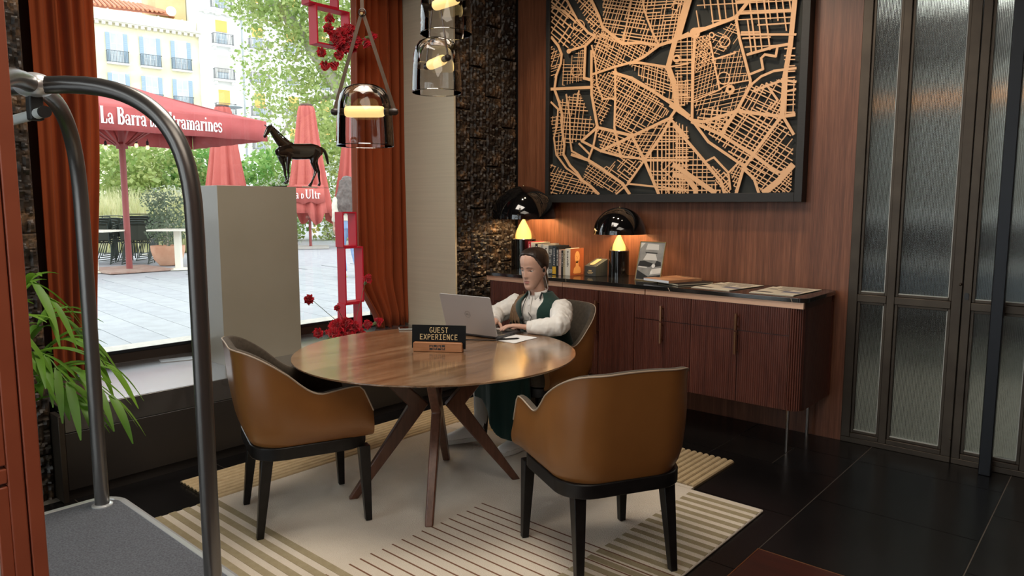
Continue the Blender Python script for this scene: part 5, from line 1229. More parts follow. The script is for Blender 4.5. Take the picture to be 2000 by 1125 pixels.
for sx_, sy_ in ((-1, 1), (1, 1), (-1, -1), (1, -1)):
    b0 = V((sx_*.490, sy_*.270, .248)); hz = V((hub.x-b0.x, hub.y-b0.y, 0)); pts = [b0, b0+V((0, 0, .55)), b0+V((0, 0, 1.02))]; rise0 = 1.40; rb = hub.z-rise0
    for k in range(0, 25):
        t = pi/2*k/24; u_ = t+.16*sin(4*t); pts.append(V((b0.x, b0.y, rise0))+hz*(1-max(0, cos(u_))**(2/3))+V((0, 0, rb*max(0, sin(u_))**(2/3))))
    MB().tube(pts, .0275, 16).build('tube', M_tubeD, ct, ang=60)
    MB().lathe([(.030, 0), (.040, 0), (.040, .006), (.030, .010)], 24, c=(b0.x, b0.y, .247)).build('collar', M_alu, ct)
MB().ell((hub.x, hub.y, hub.z), (.070, .058, .040), 24, 12).build('crown_cap', M_alu, ct)
MB().b2(hub.x-.028, hub.x+.018, hub.y-.02, hub.y+.02, 1.770, 1.862).build('rail_hanger', M_rub, ct, bevel=.006)
MB().tube([(-.42, 0, 1.790), (.080, 0, 1.790)], .0165, 14).build('hanging_rail', M_lightbar, ct)
MB().tube([(.078, 0, 1.790), (.094, 0, 1.790)], .0185, 14).build('rail_end_cap', M_rub, ct)
for sx_ in (-1, 1):
    for sy_ in (-1, 1):
        cs_ = MB().b2(sx_*.46-.015, sx_*.46+.015, sy_*.25-.02, sy_*.25+.02, .12, .205).build('caster_fork', M_alu, ct)
        MB().tube([(sx_*.46, sy_*.25-.022, .075), (sx_*.46, sy_*.25+.022, .075)], .075, 20).build('wheel', M_rub, cs_)

# ================================================================ PALM
M_palm = leafmat('palm_leaf', (.075, .20, .018), (.20, .40, .035), .35); M_palmstem = mat('palm_stalk', (.14, .20, .06), .5); M_potg = mat('pale_blue_grey_pot', (.42, .47, .52), .4); M_soil = mat('potting_soil', (.03, .02, .015), .95)
pl = empty('potted_palm', (-3.70, .77, 0), 0, 'potted palm in a pale grey pot between the rust red door and the ledge', 'plant')
MB().lathe([(0, 0), (.12, 0), (.135, .05), (.155, .27), (.160, .285), (.148, .285), (.145, .26), (0, .26)], 36).build('pot', M_potg, pl)
MB().lathe([(0, .262), (.143, .262)], 24, cap=False).build('soil', M_soil, pl)
random.seed(12)
def frond(az, length, rise, droop, nl=11, lw=.022, llen=.30, seed=0, base=(0, 0, .26), name='frond'):
    rn = random.Random(seed); d = V((cos(az), sin(az), 0)); b0 = V(base)
    pts = []
    for k in range(15):
        t = k/14; pts.append(b0+d*length*(t**1.25)+V((0, 0, rise*sin(min(1.0, t*1.05)*pi*.62)-droop*t**3)))
    m_ = MB(); m_.tube(pts, [.008-.0058*k/14 for k in range(15)], 6); sd = V((-d.y, d.x, 0))
    for k in range(nl):
        t = .36+.64*k/(nl-1); i = min(13, int(t*14)); p = pts[i]+(pts[min(14, i+1)]-pts[i])*(t*14-i); tg = (pts[min(14, i+1)]-pts[i]).normalized()
        for s_ in (-1, 1):
            ln = llen*(1-.5*abs(t-.6)/.6)*rn.uniform(.8, 1.15); dirv = (tg*(.55+.5*t)+sd*s_*(.85-.45*t)+V((0, 0, rn.uniform(-.05, .2)))).normalized(); w0 = lw*rn.uniform(.8, 1.15)
            side = dirv.cross(V((0, 0, 1))).normalized(); S = 7; L_, Q, Mv = [], [], []
            for j in range(S+1):
                u = j/S; c = p+dirv*ln*u+V((0, 0, -ln*(.28+.22*t)*u*u*1.15)); ww = w0*(sin(pi*min(.98, .10+.9*u)))**.7*.5
                L_.append(c-side*ww+V((0, 0, ww*.35))); Mv.append(c); Q.append(c+side*ww+V((0, 0, ww*.35)))
            m_.add(L_+Mv+Q, [(j, j+1, S+2+j, S+1+j) for j in range(S)]+[(S+1+j, S+2+j, 2*S+3+j, 2*S+2+j) for j in range(S)])
    return m_.build(name, M_palm, pl, ang=60)
for k, (az, L_, ri, dr, ll) in enumerate(((40, .50, .58, .14, .24), (22, .44, .66, .12, .25), (60, .42, .68, .12, .25), (50, .24, .90, .02, .24), (85, .34, .76, .08, .24), (5, .34, .80, .10, .25), (-40, .4, .75, .25, .26), (150, .22, .8, .1, .22), (265, .30, .8, .2, .24), (30, .42, .50, .06, .22))):
    frond(R(az), L_, ri, dr, 7, .036, ll, k, (0.03*cos(R(az)), .03*sin(R(az)), .28))

# ================================================================ ON THE TABLE
M_lap = mat('silver_laptop_lid', (.54, .53, .53), .38, .4); M_lapdark = mat('dark_grey_laptop_base', (.10, .10, .105), .4, .5); M_key = mat('black_keys', (.012, .012, .013), .5); M_screen = emis('lit_screen', (.55, .62, .72), .5)
lp = empty('laptop', (-2.850, 2.897, TZ+.001), R(7.0), 'open silver laptop on the round table with its lid towards us', 'laptop')
MB().prism(rrect(-.182, .182, 0, .240, .012), .004, .018).build('base', M_lapdark, lp, bevel=.002)
kb = MB()
for r_ in range(6):
    for c_i in range(15): kb.b2(-.160+.0213*c_i, -.160+.0213*c_i+.0185, .205-.0195*r_-.016-.03, .205-.0195*r_-.03, .018, .0195)
kb.build('keyboard', M_key, lp); MB().b2(-.055, .055, .172, .228, .0178, .0186).build('touchpad', M_lap, lp)
la = R(17); lid_T = M4.Translation((0, -.002, .016)) @ M4.Rotation(la, 4, 'X')
lid = MB().prism(rrect(-.182, .182, 0, .242, .012), -.0055, .0, axis='y', T=lid_T).build('lid', M_lap, lp, bevel=.0015)
MB().add([(-.172, .0008, .014), (.172, .0008, .014), (.172, .0008, .232), (-.172, .0008, .232)], [(0, 1, 2, 3)], T=lid_T).build('screen', M_screen, lid)
lgm = MB(); TL = lid_T @ frame_T((0, -.0058, .125), (1, 0, 0), (0, 0, 1))
for k in range(24):
    a0, a1 = 2*pi*k/24, 2*pi*(k+1)/24
    lgm.add([(.020*cos(a0), .020*sin(a0), 0), (.020*cos(a1), .020*sin(a1), 0), (.0185*cos(a1), .0185*sin(a1), 0), (.0185*cos(a0), .0185*sin(a0), 0)], [(0, 1, 2, 3)], T=TL)
for x0, y0, x1, y1 in ((-.012, -.005, -.010, .005), (-.012, .003, -.006, .005), (-.012, -.005, -.006, -.003), (-.006, -.004, -.004, .004), (-.002, -.005, 0, .005), (-.002, -.005, .003, -.003), (-.002, .003, .003, .005), (.005, -.005, .007, .005), (.005, -.005, .011, -.003), (.013, -.005, .015, .005), (.013, -.005, .018, -.003)):
    lgm.add([(x0, y0, 0), (x1, y0, 0), (x1, y1, 0), (x0, y1, 0)], [(0, 1, 2, 3)], T=TL)
lgm.build('lid_logo', mat('dark_logo', (.16, .16, .165), .3, .6), lid)
for x in (.150, .120): MB().b2(.1825, .1830, x, x+.014, .008, .014).build('port', M_key, lp)
# name board
sg = empty('desk_sign', (-2.692, 2.487, TZ+.001), R(33.5), 'black GUEST EXPERIENCE sign in an orange-brown wooden holder', 'sign')
M_oak = wood('orange_oak_block', ((.30,.12,.045), (.38,.16,.062), (.44,.20,.085)), .4, (3, 30, 30)); M_gold = mat('pale_gold_letters', (.62, .45, .22), .5)
MB().prism([(-.130, 0), (.130, 0), (.130, .043), (.124, .049), (-.124, .049), (-.130, .043)], -.032, -.010, 'y').build('holder', M_oak, sg, bevel=.003)
MB().prism([(-.130, 0), (.130, 0), (.130, .02), (-.130, .02)], -.012, .012, 'y').build('holder_back', M_oak, sg, bevel=.002)
TS = M4.Rotation(R(-6), 4, 'X')
pn = MB().b2(-.143, .143, -.008, -.003, .012, .134, T=TS).build('board', mat('black_sign_board', (.004, .004, .004), .55, 0, .15), sg, bevel=.001)
tx = MB()
for word, z in (('GUEST', .094), ('EXPERIENCE', .058)):
    szz = .0285; wd = (.72*len(word)-.12)*szz; write(tx, word, szz, TS @ frame_T((-wd/2, -.0085, z), (1, 0, 0), (0, 0, 1)), 'mono', 0, .0006)
tx.build('lettering', M_gold, pn, smooth=False)
lgo = MB(); u = .0042
for g in range(4):
    x0 = -.042+g*.0215; up_ = g % 2 == 0
    if up_: rc = ((0, 3.1, 1.1, 6.3), (3.1, 3.1, 4.2, 6.3), (0, 0, 4.2, 2.3), (1.6, 4.6, 2.6, 6.3))
    else: rc = ((0, 4.0, 4.2, 6.3), (0, 0, 1.1, 3.2), (3.1, 0, 4.2, 3.2), (1.6, 0, 2.6, 2.0))
    for a, b0_, c_, d_ in rc: lgo.b2(x0+a*u, x0+c_*u, -.0326, -.0320, .010+b0_*u, .010+d_*u)
lgo.build('block_logo', M_black, sg, smooth=False)
# phone, papers, pen, cable
ph = empty('phone', (-3.300, 2.825, TZ+.001), R(-38), 'black phone with a clear case lying at the far table edge', 'phone')
MB().prism(rrect(-.038, .038, -.078, .078, .010), 0, .009).build('body', mat('clear_phone_case', (.35, .36, .34), .2), ph, bevel=.002); MB().prism(rrect(-.034, .034, -.074, .074, .008), .0088, .0096).build('screen', mat('phone_glass', (.004, .004, .006), .05), ph)
M_paper = mat('white_paper', (.80, .79, .77), .8)
pp = empty('paper_sheets', (-2.607, 3.000, TZ+.001), R(4), 'white paper sheets lying right of the laptop', 'paper')
for k in range(3): MB().b2(-.072, .072, -.105, .105, .0006*k, .0006*k+.0004).build('sheet', M_paper, pp, rot=(0, 0, R(3*k-3)))
pe = empty('pen', (-2.615, 2.945, TZ+.0075), R(60), 'black ballpoint pen on the white paper sheets', 'pen')
MB().tube([(-.065, 0, 0), (.050, 0, 0), (.060, 0, 0), (.068, 0, 0)], [.0048, .0048, .003, .0008], 10).build('barrel', M_black, pe); MB().b2(-.062, -.02, -.001, .001, .0045, .0065).build('clip', M_black, pe)
o = MB().tube(bez([(-2.676, 2.905, TZ+.012), (-2.655, 2.890, TZ+.004), (-2.700, 2.850, TZ+.004), (-2.780, 2.800, TZ+.004), (-2.90, 2.79, TZ+.004), (-3.02, 2.84, TZ+.004)], 8), .0028, 6).build('charging_cable', M_rub); tag(o, 'thin black charging cable curling behind the desk sign', 'cable')

# ================================================================ ON THE SIDEBOARD
def bx(px, Y=4.335):
    r_ = _fw*1390+_rt*(px-1000)-_up*(500-562.5); return r_.x*Y/r_.y
bk = [(1031, 1037, .245, (.50, .035, .06), 'red', .17), (1037, 1041, .240, (.76, .72, .60), 'cream', .19), (1041, 1045, .240, (.72, .66, .52), 'ivory', .19), (1045, 1050, .232, (.02, .018, .016), 'black', .17), (1050, 1056, .228, (.66, .58, .44), 'tan and black', .17), (1056, 1061, .232, (.50, .48, .44), 'grey', .2), (1061, 1071, .222, (.74, .70, .62), 'white with a red mark', .16), (1071, 1079, .224, (.070, .078, .080), 'slate grey', .16), (1079, 1086, .222, (.022, .036, .046), 'navy with a yellow foot', .17), (1086, 1091, .212, (.010, .010, .010), 'narrow black', .16), (1091, 1096, .195, (.62, .42, .34), 'pink', .16), (1096, 1100, .190, (.015, .013, .012), 'slim black', .15), (1100, 1104, .192, (.50, .42, .27), 'buff', .15), (1104, 1113.5, .205, (.74, .70, .60), 'cream with a terracotta cover', .175)]
M_pages = mat('book_pages', (.74, .66, .48), .9); M_letw = mat('spine_print_white', (.80, .78, .72), .7); M_letd = mat('spine_print_dark', (.08, .07, .06), .7)
terr = mat('terracotta_cover', (.30, .075, .022), .5); terr2 = mat('ochre_print', (.62, .30, .10), .6)
for k, (a, b_, h, col, nm, dep) in enumerate(bk):
    x0, x1 = bx(a), bx(b_); e = empty('book', ((x0+x1)/2, 4.335, SZ+.0005), 0, '%s upright book, %s from the left in the row' % (nm, ('first', 'second', 'third', 'fourth', 'fifth', 'sixth', 'seventh', 'eighth', 'ninth', 'tenth', 'eleventh', 'twelfth', 'thirteenth', 'last')[k]), 'book', 'books standing on the sideboard')
    w_ = (x1-x0)*.97; cm = mat('book_cover', col, .5)
    MB().b2(-w_/2, w_/2, 0, .004, 0, h).b2(-w_/2, -w_/2+.0025, .004, dep, 0, h).b2(w_/2-.0025, w_/2, .004, dep, 0, h).build('cover', cm, e, bevel=.001)
    MB().b2(-w_/2+.0025, w_/2-.0025, .004, dep-.004, .003, h-.004).build('pages', M_pages, e)
    lt = MB(); random.seed(k+70); dark = sum(col) > .9
    if nm == 'slate grey':
        for txt, xo, szz in (('HOMES', .004, .010), ('FOR OUR TIME', -.010, .010)): write(lt, txt, szz*1.25, frame_T((xo, -.0004, h-.03), (0, 0, -1), (1, 0, 0)), 'mono', 0, .0004)
        lt.b2(-w_*.35, w_*.35, -.0006, 0, .012, .014); lt.lathe([(.006, 0), (.009, 0)], 14, c=(0, 0, 0), T=frame_T((-.004, -.0006, .030), (1, 0, 0), (0, 0, 1)), cap=False); lt.lathe([(.005, 0), (.008, 0)], 14, T=frame_T((.010, -.0006, .030), (1, 0, 0), (0, 0, 1)), cap=False)
    else:
        z = h-.02
        while z > h*.35:
            ln = random.uniform(.004, .011); lt.b2(-w_*.16, w_*random.uniform(.0, .22), -.0006, 0, z-ln, z); z -= ln+random.uniform(.0025, .006)
    lt.build('spine_print', M_letd if dark else M_letw, e, smooth=False)
    if 'yellow' in nm: MB().b2(-w_/2, w_/2, -.0005, .0, .004, .062).build('yellow_foot', mat('yellow_print', (.72, .42, .03), .6), e)
    if 'red mark' in nm: MB().lathe([(0, 0), (.009, 0)], 12, T=frame_T((0, -.0006, h-.045), (1, 0, 0), (0, 0, 1)), cap=False).build('red_mark', M_red, e)
    if 'terracotta' in nm:
        MB().b2(w_/2, w_/2+.0015, .004, dep, .0, h).build('front_board', terr, e)
        T = frame_T((w_/2+.0022, .090, .0), (0, 1, 0), (0, 0, 1)); bu = MB()
        def oval(cx, cy, rx, ry): bu.add([(cx+rx*cos(2*pi*q/20), cy+ry*sin(2*pi*q/20), 0) for q in range(20)], [tuple(range(20))], T=T)
        oval(0, .138, .032, .046); bu.add([(-.017, .105, 0), (.017, .105, 0), (.019, .070, 0), (.042, .055, 0), (.050, .020, 0), (.038, .012, 0), (-.038, .012, 0), (-.050, .020, 0), (-.042, .055, 0), (-.019, .070, 0)], [tuple(range(10))], T=T)
        bu.build('bust_picture', terr2, e, smooth=False)
        ft = MB(); T2 = frame_T((w_/2+.0026, .090, .0), (0, 1, 0), (0, 0, 1))
        for cx in (-.012, .012): ft.add([(cx+.006*cos(2*pi*q/10), .145+.003*sin(2*pi*q/10), 0) for q in range(10)], [tuple(range(10))], T=T2)
        ft.add([(-.003, .142, 0), (.003, .142, 0), (.005, .124, 0), (-.005, .124, 0)], [(0, 1, 2, 3)], T=T2); ft.add([(-.010, .114, 0), (.010, .114, 0), (.007, .110, 0), (-.007, .110, 0)], [(0, 1, 2, 3)], T=T2)
        ft.build('picture_features', mat('umber_print', (.40, .17, .05), .6), e, smooth=False)
# wedge box with a key tag
kb_ = empty('key_box', (-3.085, 4.475, SZ+.0005), R(-8), 'dark grey slanted card box holding a gold key tag', 'box')
MB().prism([(-.06, 0), (.075, 0), (.075, .128), (-.06, .075)], -.058, .058, 'x').build('body', mat('dark_grey_card', (.055, .058, .052), .6), kb_, rot=(0, 0, 0), bevel=.002)
Tt = frame_T((0, .0, .1015), (1, 0, 0), (0, .93, .365)); tg = MB(); tg.prism(rrect(-.022, .022, -.052, .056, .018), 0, .004, T=Tt).build('key_tag', M_gold, kb_)
MB().tube([Tt @ V((.012*cos(2*pi*k/14), .058+.012*sin(2*pi*k/14), .010)) for k in range(14)], .002, 6, closed=True).build('key_ring', M_black, kb_)
MB().b2(-.016, .016, -.0606, -.060, .036, .046).b2(-.030, .030, -.0606, -.060, .026, .031).b2(-.022, .022, -.0606, -.060, .019, .023).build('printed_mark', M_gold, kb_, smooth=False)
# framed photograph of a car
pf = empty('photo_frame', (-2.595, 4.405, SZ+.001), R(0), 'slim gold framed black and white photograph of an old car', 'picture frame')
Tl = M4.Rotation(R(-15), 4, 'X'); w_, h = .104, .285
MB().b2(-w_, w_, 0, .006, 0, .006, T=Tl).b2(-w_, w_, 0, .006, h-.006, h, T=Tl).b2(-w_, -w_+.006, 0, .006, .006, h-.006, T=Tl).b2(w_-.006, w_, 0, .006, .006, h-.006, T=Tl).build('frame', mat('slim_gold_frame', (.75, .58, .28), .3, 1), pf)
MB().b2(-w_+.006, w_-.006, .003, .005, .006, h-.006, T=Tl).build('photograph', mat('grey_photo_print', (.20, .20, .19), .35, noise=(14, (.34, .33, .31))), pf)
def flat(polys, nm, col, yy=.0026):
    mm_ = mat(nm, col, .35)
    for p in polys: MB().add([(x, yy, z) for x, z in p], [tuple(range(len(p)))], T=Tl).build(nm, mm_, pf, smooth=False)
flat([[(-.095, .23), (-.06, .275), (-.095, .275)], [(-.05, .225), (.055, .225), (.05, .265), (-.04, .268)], [(-.06, .150), (.055, .150), (.035, .195), (-.035, .198)], [(-.09, .02), (-.05, .03), (-.05, .045), (-.09, .04)], [(.01, .045), (.095, .06), (.095, .10), (.02, .085)], [(-.09, .095), (-.02, .092), (-.02, .100), (-.09, .105)]], 'pale_picture_shape', (.62, .60, .56), .0024)
flat([[(-.095, .01), (.095, .01), (.095, .05), (.0, .03), (-.095, .075)], [(-.095, .105), (.0, .10), (.03, .125), (-.05, .145), (-.085, .14)], [(-.045, .200), (.045, .198), (.052, .205), (-.052, .208)], [(.03, .10), (.09, .112), (.085, .14), (.05, .148)]], 'dark_picture_shape', (.025, .025, .025), .0022)
flat([[(.03+.014*cos(2*pi*k/16), .110+.014*sin(2*pi*k/16)) for k in range(16)], [(.022+.010*cos(2*pi*k/16), .062+.012*sin(2*pi*k/16)) for k in range(16)]], 'headlamp_shape', (.72, .71, .68), .0019)
MB().tube([(.02, .072, h*.62), (.06, .13, 0)], .0018, 6).tube([(-.02, .072, h*.62), (-.02, .13, 0)], .0018, 6).build('easel_leg', mat('gold_wire', (.6, .45, .22), .35, 1), pf)
# magazines and newspapers
mg = empty('magazine', (-2.315, 4.435, SZ+.0005), R(-24), 'dark closed portfolio under the magazine on the sideboard', 'book')
MB().b2(-.115, .115, -.15, .15, 0, .003).b2(-.115, .115, -.15, .15, .011, .014).b2(-.115, -.111, -.15, .15, .003, .011).build('cover', mat('dark_brown_binding', (.022, .014, .012), .6), mg, bevel=.001); MB().b2(-.111, .112, -.146, .146, .003, .011).build('pages', M_pages, mg)
mg = empty('magazine', (-2.405, 4.425, SZ+.0150), R(-17), 'thick magazine with a brown photo cover beside the photo frame', 'magazine')
MB().b2(-.122, .122, -.155, .155, 0, .016).build('pages', mat('white_page_block', (.66, .68, .72), .8), mg); MB().b2(-.1225, .1225, -.1555, .1555, .016, .0175).b2(.1222, .1235, -.1555, .1555, 0, .0175).build('cover', mat('maroon_brown_cover', (.36, .15, .07), .35, noise=(7, (.62, .34, .18), 3)), mg)
MB().b2(-.05, .10, .120, .140, .0176, .0179).build('cover_title', M_letd, mg)
M_news = mat('ivory_newsprint', (.70, .62, .49), .85, noise=(6, (.66, .58, .45))); M_ink = mat('newsprint_ink', (.10, .085, .075), .8); M_blue = mat('slate_blue_print', (.16, .16, .22), .8)
def newspaper(x, y, rz, label):
    e = empty('newspaper', (x, y, SZ+.0008), rz, label, 'newspaper', 'folded newspapers on the sideboard')
    MB().b2(-.150, .118, -.20, .20, 0, .0022).build('lower_sheet', M_news, e, rot=(0, 0, R(5))); MB().b2(-.135, .135, -.185, .225, .0024, .0042).build('upper_sheet', M_news, e)
    ik = MB(); random.seed(int(x*100)); z = .0046
    ik.b2(-.10, .06, .185, .194, .0042, z).b2(-.12, .12, .203, .207, .0042, z)
    for r_ in range(3): ik.b2(-.09, .11, .150-.028*r_, .162-.028*r_, .0042, z)
    for c_i in range(3):
        for r_ in range(9):
            if (c_i == 2 and r_ > 3) or (c_i < 1 and r_ > 5): continue
            ik.b2(-.125+.084*c_i, -.125+.084*c_i+random.uniform(.060, .076), .072-.013*r_, .076-.013*r_, .0042, z)
    ik.b2(-.125, -.02, -.155, -.115, .0042, z); ik.build('print', M_ink, e, smooth=False)
    MB().b2(.01, .125, -.085, -.02, .0042, z).build('printed_picture', M_blue, e, smooth=False)
newspaper(-2.005, 4.425, R(-8), 'ivory newspaper lying next to the magazines')
newspaper(-1.625, 4.425, R(-4), 'ivory newspaper lying at the right end of the sideboard')
# ================================================================ PEOPLE
def skinmat(name, col):
    m = mat(name, col, .48, 0, .4, noise=(30, tuple(c*.92 for c in col)), bump=(350, .05, .0006)); b = m.node_tree.nodes['Principled BSDF']
    b.inputs['Subsurface Weight'].default_value = .12; b.inputs['Subsurface Radius'].default_value = (.012, .005, .003); return m
M_skin = skinmat('fair_skin', (.60, .36, .265)); M_hair = mat('dark_brown_hair', (.018, .011, .008), .38, 0, .5, noise=(60, (.035, .020, .013)), stretch=(1, 1, .15), bump=(120, .3, .002))
M_hairl = mat('light_brown_hair', (.16, .095, .05), .45, 0, .5, noise=(60, (.22, .14, .08)), bump=(120, .3, .002)); M_lip = skinmat('lips', (.45, .17, .14)); M_eye = mat('eye_white', (.72, .70, .66), .2); M_iris = mat('dark_iris', (.02, .013, .009), .15)
M_shirt = mat('white_cotton_shirt', (.74, .71, .66), .8, 0, .2, bump=(60, .08, .002)); M_vest = mat('bottle_green_wool', (.010, .034, .027), .8, 0, .2, noise=(60, (.014, .044, .035)), sheen=.2); M_skirt = mat('dark_green_skirt', (.010, .038, .034), .75, 0, .2, sheen=.2); M_sock = mat('grey_sock', (.48, .48, .47), .9); M_sneak = mat('white_sneaker', (.68, .66, .62), .5); M_sole = mat('sneaker_sole', (.55, .53, .48), .7)
def ring(cx, cy, z, rx, ry, n=28, pw=2.3): return [V((cx+rx*abs(cos(a))**(2/pw)*(1 if cos(a) >= 0 else -1), cy+ry*abs(sin(a))**(2/pw)*(1 if sin(a) >= 0 else -1), z)) for a in [2*pi*k/n for k in range(n)]]
def wrinkle(o, amp, f, zs=1.0, seed=0):
    me = o.data; n = len(me.vertices); co = [0.0]*(3*n); no = [0.0]*(3*n)
    me.vertices.foreach_get('co', co); me.vertices.foreach_get('normal', no)
    for i in range(0, 3*n, 3):
        p = V((co[i]*f, co[i+1]*f, co[i+2]*f*zs+seed)); d = amp*(MN.noise(p)+.5*MN.noise(p*2.1))
        co[i] += no[i]*d; co[i+1] += no[i+1]*d; co[i+2] += no[i+2]*d
    me.vertices.foreach_set('co', co); me.update()
HLV = [(-.119, .074, .030, .012), (-.113, .083, .020, .026), (-.098, .0865, .000, .0385), (-.075, .0865, -.036, .0500), (-.048, .0870, -.074, .0600), (-.018, .0880, -.092, .0670), (.008, .0880, -.100, .0710), (.030, .0895, -.104, .0735), (.058, .0900, -.105, .0745), (.084, .0815, -.100, .0710), (.106, .0620, -.084, .0590), (.120, .0350, -.055, .0370), (.1265, .0070, -.026, .0100)]
def hsec(z):
    """front, back and half width of the skull at height z (smooth)"""
    z = max(HLV[0][0], min(HLV[-1][0], z)); i = 0
    while i < len(HLV)-2 and z > HLV[i+1][0]: i += 1
    p0, p1, p2, p3 = HLV[max(0, i-1)], HLV[i], HLV[i+1], HLV[min(len(HLV)-1, i+2)]; h = p2[0]-p1[0]; t = (z-p1[0])/h; out = []
    for c in (1, 2, 3):
        m1 = (p2[c]-p0[c])/(p2[0]-p0[0])*h; m2 = (p3[c]-p1[c])/(p3[0]-p1[0])*h
        out.append((2*t**3-3*t*t+1)*p1[c]+(t**3-2*t*t+t)*m1+(-2*t**3+3*t*t)*p2[c]+(t**3-t*t)*m2)
    return out
def G(x, z, x0, z0, sx, sz): return math.exp(-((x-x0)/sx)**2-((z-z0)/sz)**2)
def relief(x, z):
    d = 0; ax = abs(x)
    d += -.0085*G(ax, z, .031, .007, .015, .0095)+.0030*G(ax, z, .027, .027, .019, .0065)+.0020*G(ax, z, .040, -.026, .018, .018)
    t = max(0, min(1, (.024-z)/.056)); amp = (.0035+.0185*t**1.25)*(1-smoothst(.0295, .0415, -z)); d += amp*math.exp(-(x/(.0062+.0042*t))**2)
    d += .0050*G(ax, z, .0098, -.0315, .0052, .0055)
    d += .0042*G(x, z, 0, -.0575, .0165, .0050)-.0018*G(x, z, 0, -.0490, .0040, .0060)-.0030*G(x, z, 0, -.0640, .0200, .0022)+.0046*G(x, z, 0, -.0705, .0140, .0050)-.0036*G(x, z, 0, -.0840, .0170, .0065)+.0034*G(x, z, 0, -.1010, .0145, .0110)
    return d
def hpt(z, ph, off=0.0, feat=True):
    f, b_, hw = hsec(z); x = hw*abs(sin(ph))**.92*(1 if sin(ph) >= 0 else -1); y = (f+b_)/2+(f-b_)/2*cos(ph)
    n = V((x/max(hw, .01), (y-(f+b_)/2)/max((f-b_)/2, .01), .55*max(0, z-.03)/.09)); n.normalize()
    p = V((x, y, z))+n*off
    if feat and cos(ph) > 0: p.y += relief(x, z)*smoothst(0, .35, cos(ph))
    return p
def surfy(x, z):
    f, b_, hw = hsec(z); s_ = min(1, (abs(x)/hw))**(1/.92); return (f+b_)/2+(f-b_)/2*sqrt(max(0, 1-s_*s_))+relief(x, z)
def head_pieces(mb, T):
    nz, na = 84, 96; zz = [HLV[0][0]+(HLV[-1][0]-HLV[0][0])*(.5-.5*cos(pi*k/nz))*.35+(HLV[-1][0]-HLV[0][0])*k/nz*.65 for k in range(nz+1)]
    mb.loft([[hpt(z, 2*pi*k/na) for k in range(na)] for z in zz], T=T)
    for s_ in (-1, 1):
        mb.ell((s_*.0735, -.014, -.004), (.0075, .017, .030), 12, 10, T=T); mb.ell((s_*.0745, -.009, -.029), (.0055, .009, .010), 10, 8, T=T)
def face_parts(parent, T):
    for s_ in (-1, 1):
        y0 = surfy(s_*.031, .007)
        e_ = MB().ell((s_*.031, y0-.0045, .0045), (.0138, .0090, .0062), 18, 12, T=T).build('eye', M_eye, parent)
        MB().ell((s_*.031-.0015, y0+.0010, .0030), (.0058, .0040, .0056), 14, 10, T=T).build('iris', M_iris, e_)
        MB().ell((s_*.031, y0-.0042, .0092), (.0150, .0092, .0058), 18, 12, T=T).build('eyelid', M_skin, parent)
        MB().tube([T @ V((s_*.031+.0142*t, surfy(s_*.031+.0142*t, .006)+.0042-.0040*t*t, .0062-.0022*t*t)) for t in (-1, -.6, -.2, .2, .6, 1)], [.0006, .0011, .0014, .0014, .0011, .0006], 6).build('lash_line', M_hair, parent)
        MB().tube([T @ V((s_*(.030+.0175*t), surfy(s_*(.030+.0175*t), .0245+.0032*(1-t*t))+.0004, .0245+.0032*(1-t*t)-.0016*t)) for t in (-1, -.6, -.2, .2, .6, 1)], [.0012, .0021, .0023, .0020, .0015, .0006], 6).build('eyebrow', M_hair, parent)
    lp_ = MB(); S = 14
    for z0, z1 in ((-.0640, -.0545), (-.0755, -.0640)):
        up_ = z1 > -.06; rows = []
        for j in range(5):
            row = []
            for i in range(S+1):
                t = -1+2*i/S; x = .0205*t; wd = (1-t*t)**.6; zc = -.0640+.0012*abs(t); zz_ = zc+((z1-zc)*(wd-.10*math.exp(-(t/.16)**2)) if up_ else (z0-zc)*wd)*j/4
                row.append(V((x, surfy(x, zz_)+.0007, zz_)))
            rows.append(row)
        lp_.loft(rows, T=T, cap=False, closed=False)
    lp_.build('lips', M_lip, parent)
def hairline(ph):
    """height of the hairline round the skull, ph = 0 at the front"""
    a = abs((math.degrees(ph)+180) % 360-180); tab = ((0, .097), (25, .094), (42, .082), (55, .056), (66, .028), (76, .004), (86, -.012), (100, -.030), (118, -.055), (140, -.068), (180, -.072))
    for (a0, z0), (a1, z1) in zip(tab, tab[1:]):
        if a <= a1: t = (a-a0)/(a1-a0); t = t*t*(3-2*t)*.5+t*.5; return z0+(z1-z0)*t
    return tab[-1][1]
def hair_cap(mb, T, thick=.011):
    na, nv = 96, 26; rows = []
    for j in range(nv+1):
        v = j/nv; row = []
        for k in range(na):
            ph = 2*pi*k/na; z0 = hairline(ph); z = z0+(.1262-z0)*(v**.85); row.append(hpt(z, ph, -.001+(thick+.0005*sin(k*2.0+3*v))*smoothst(0, .30, v), False))
        rows.append(row)
    mb.loft(rows, T=T, cap=True)
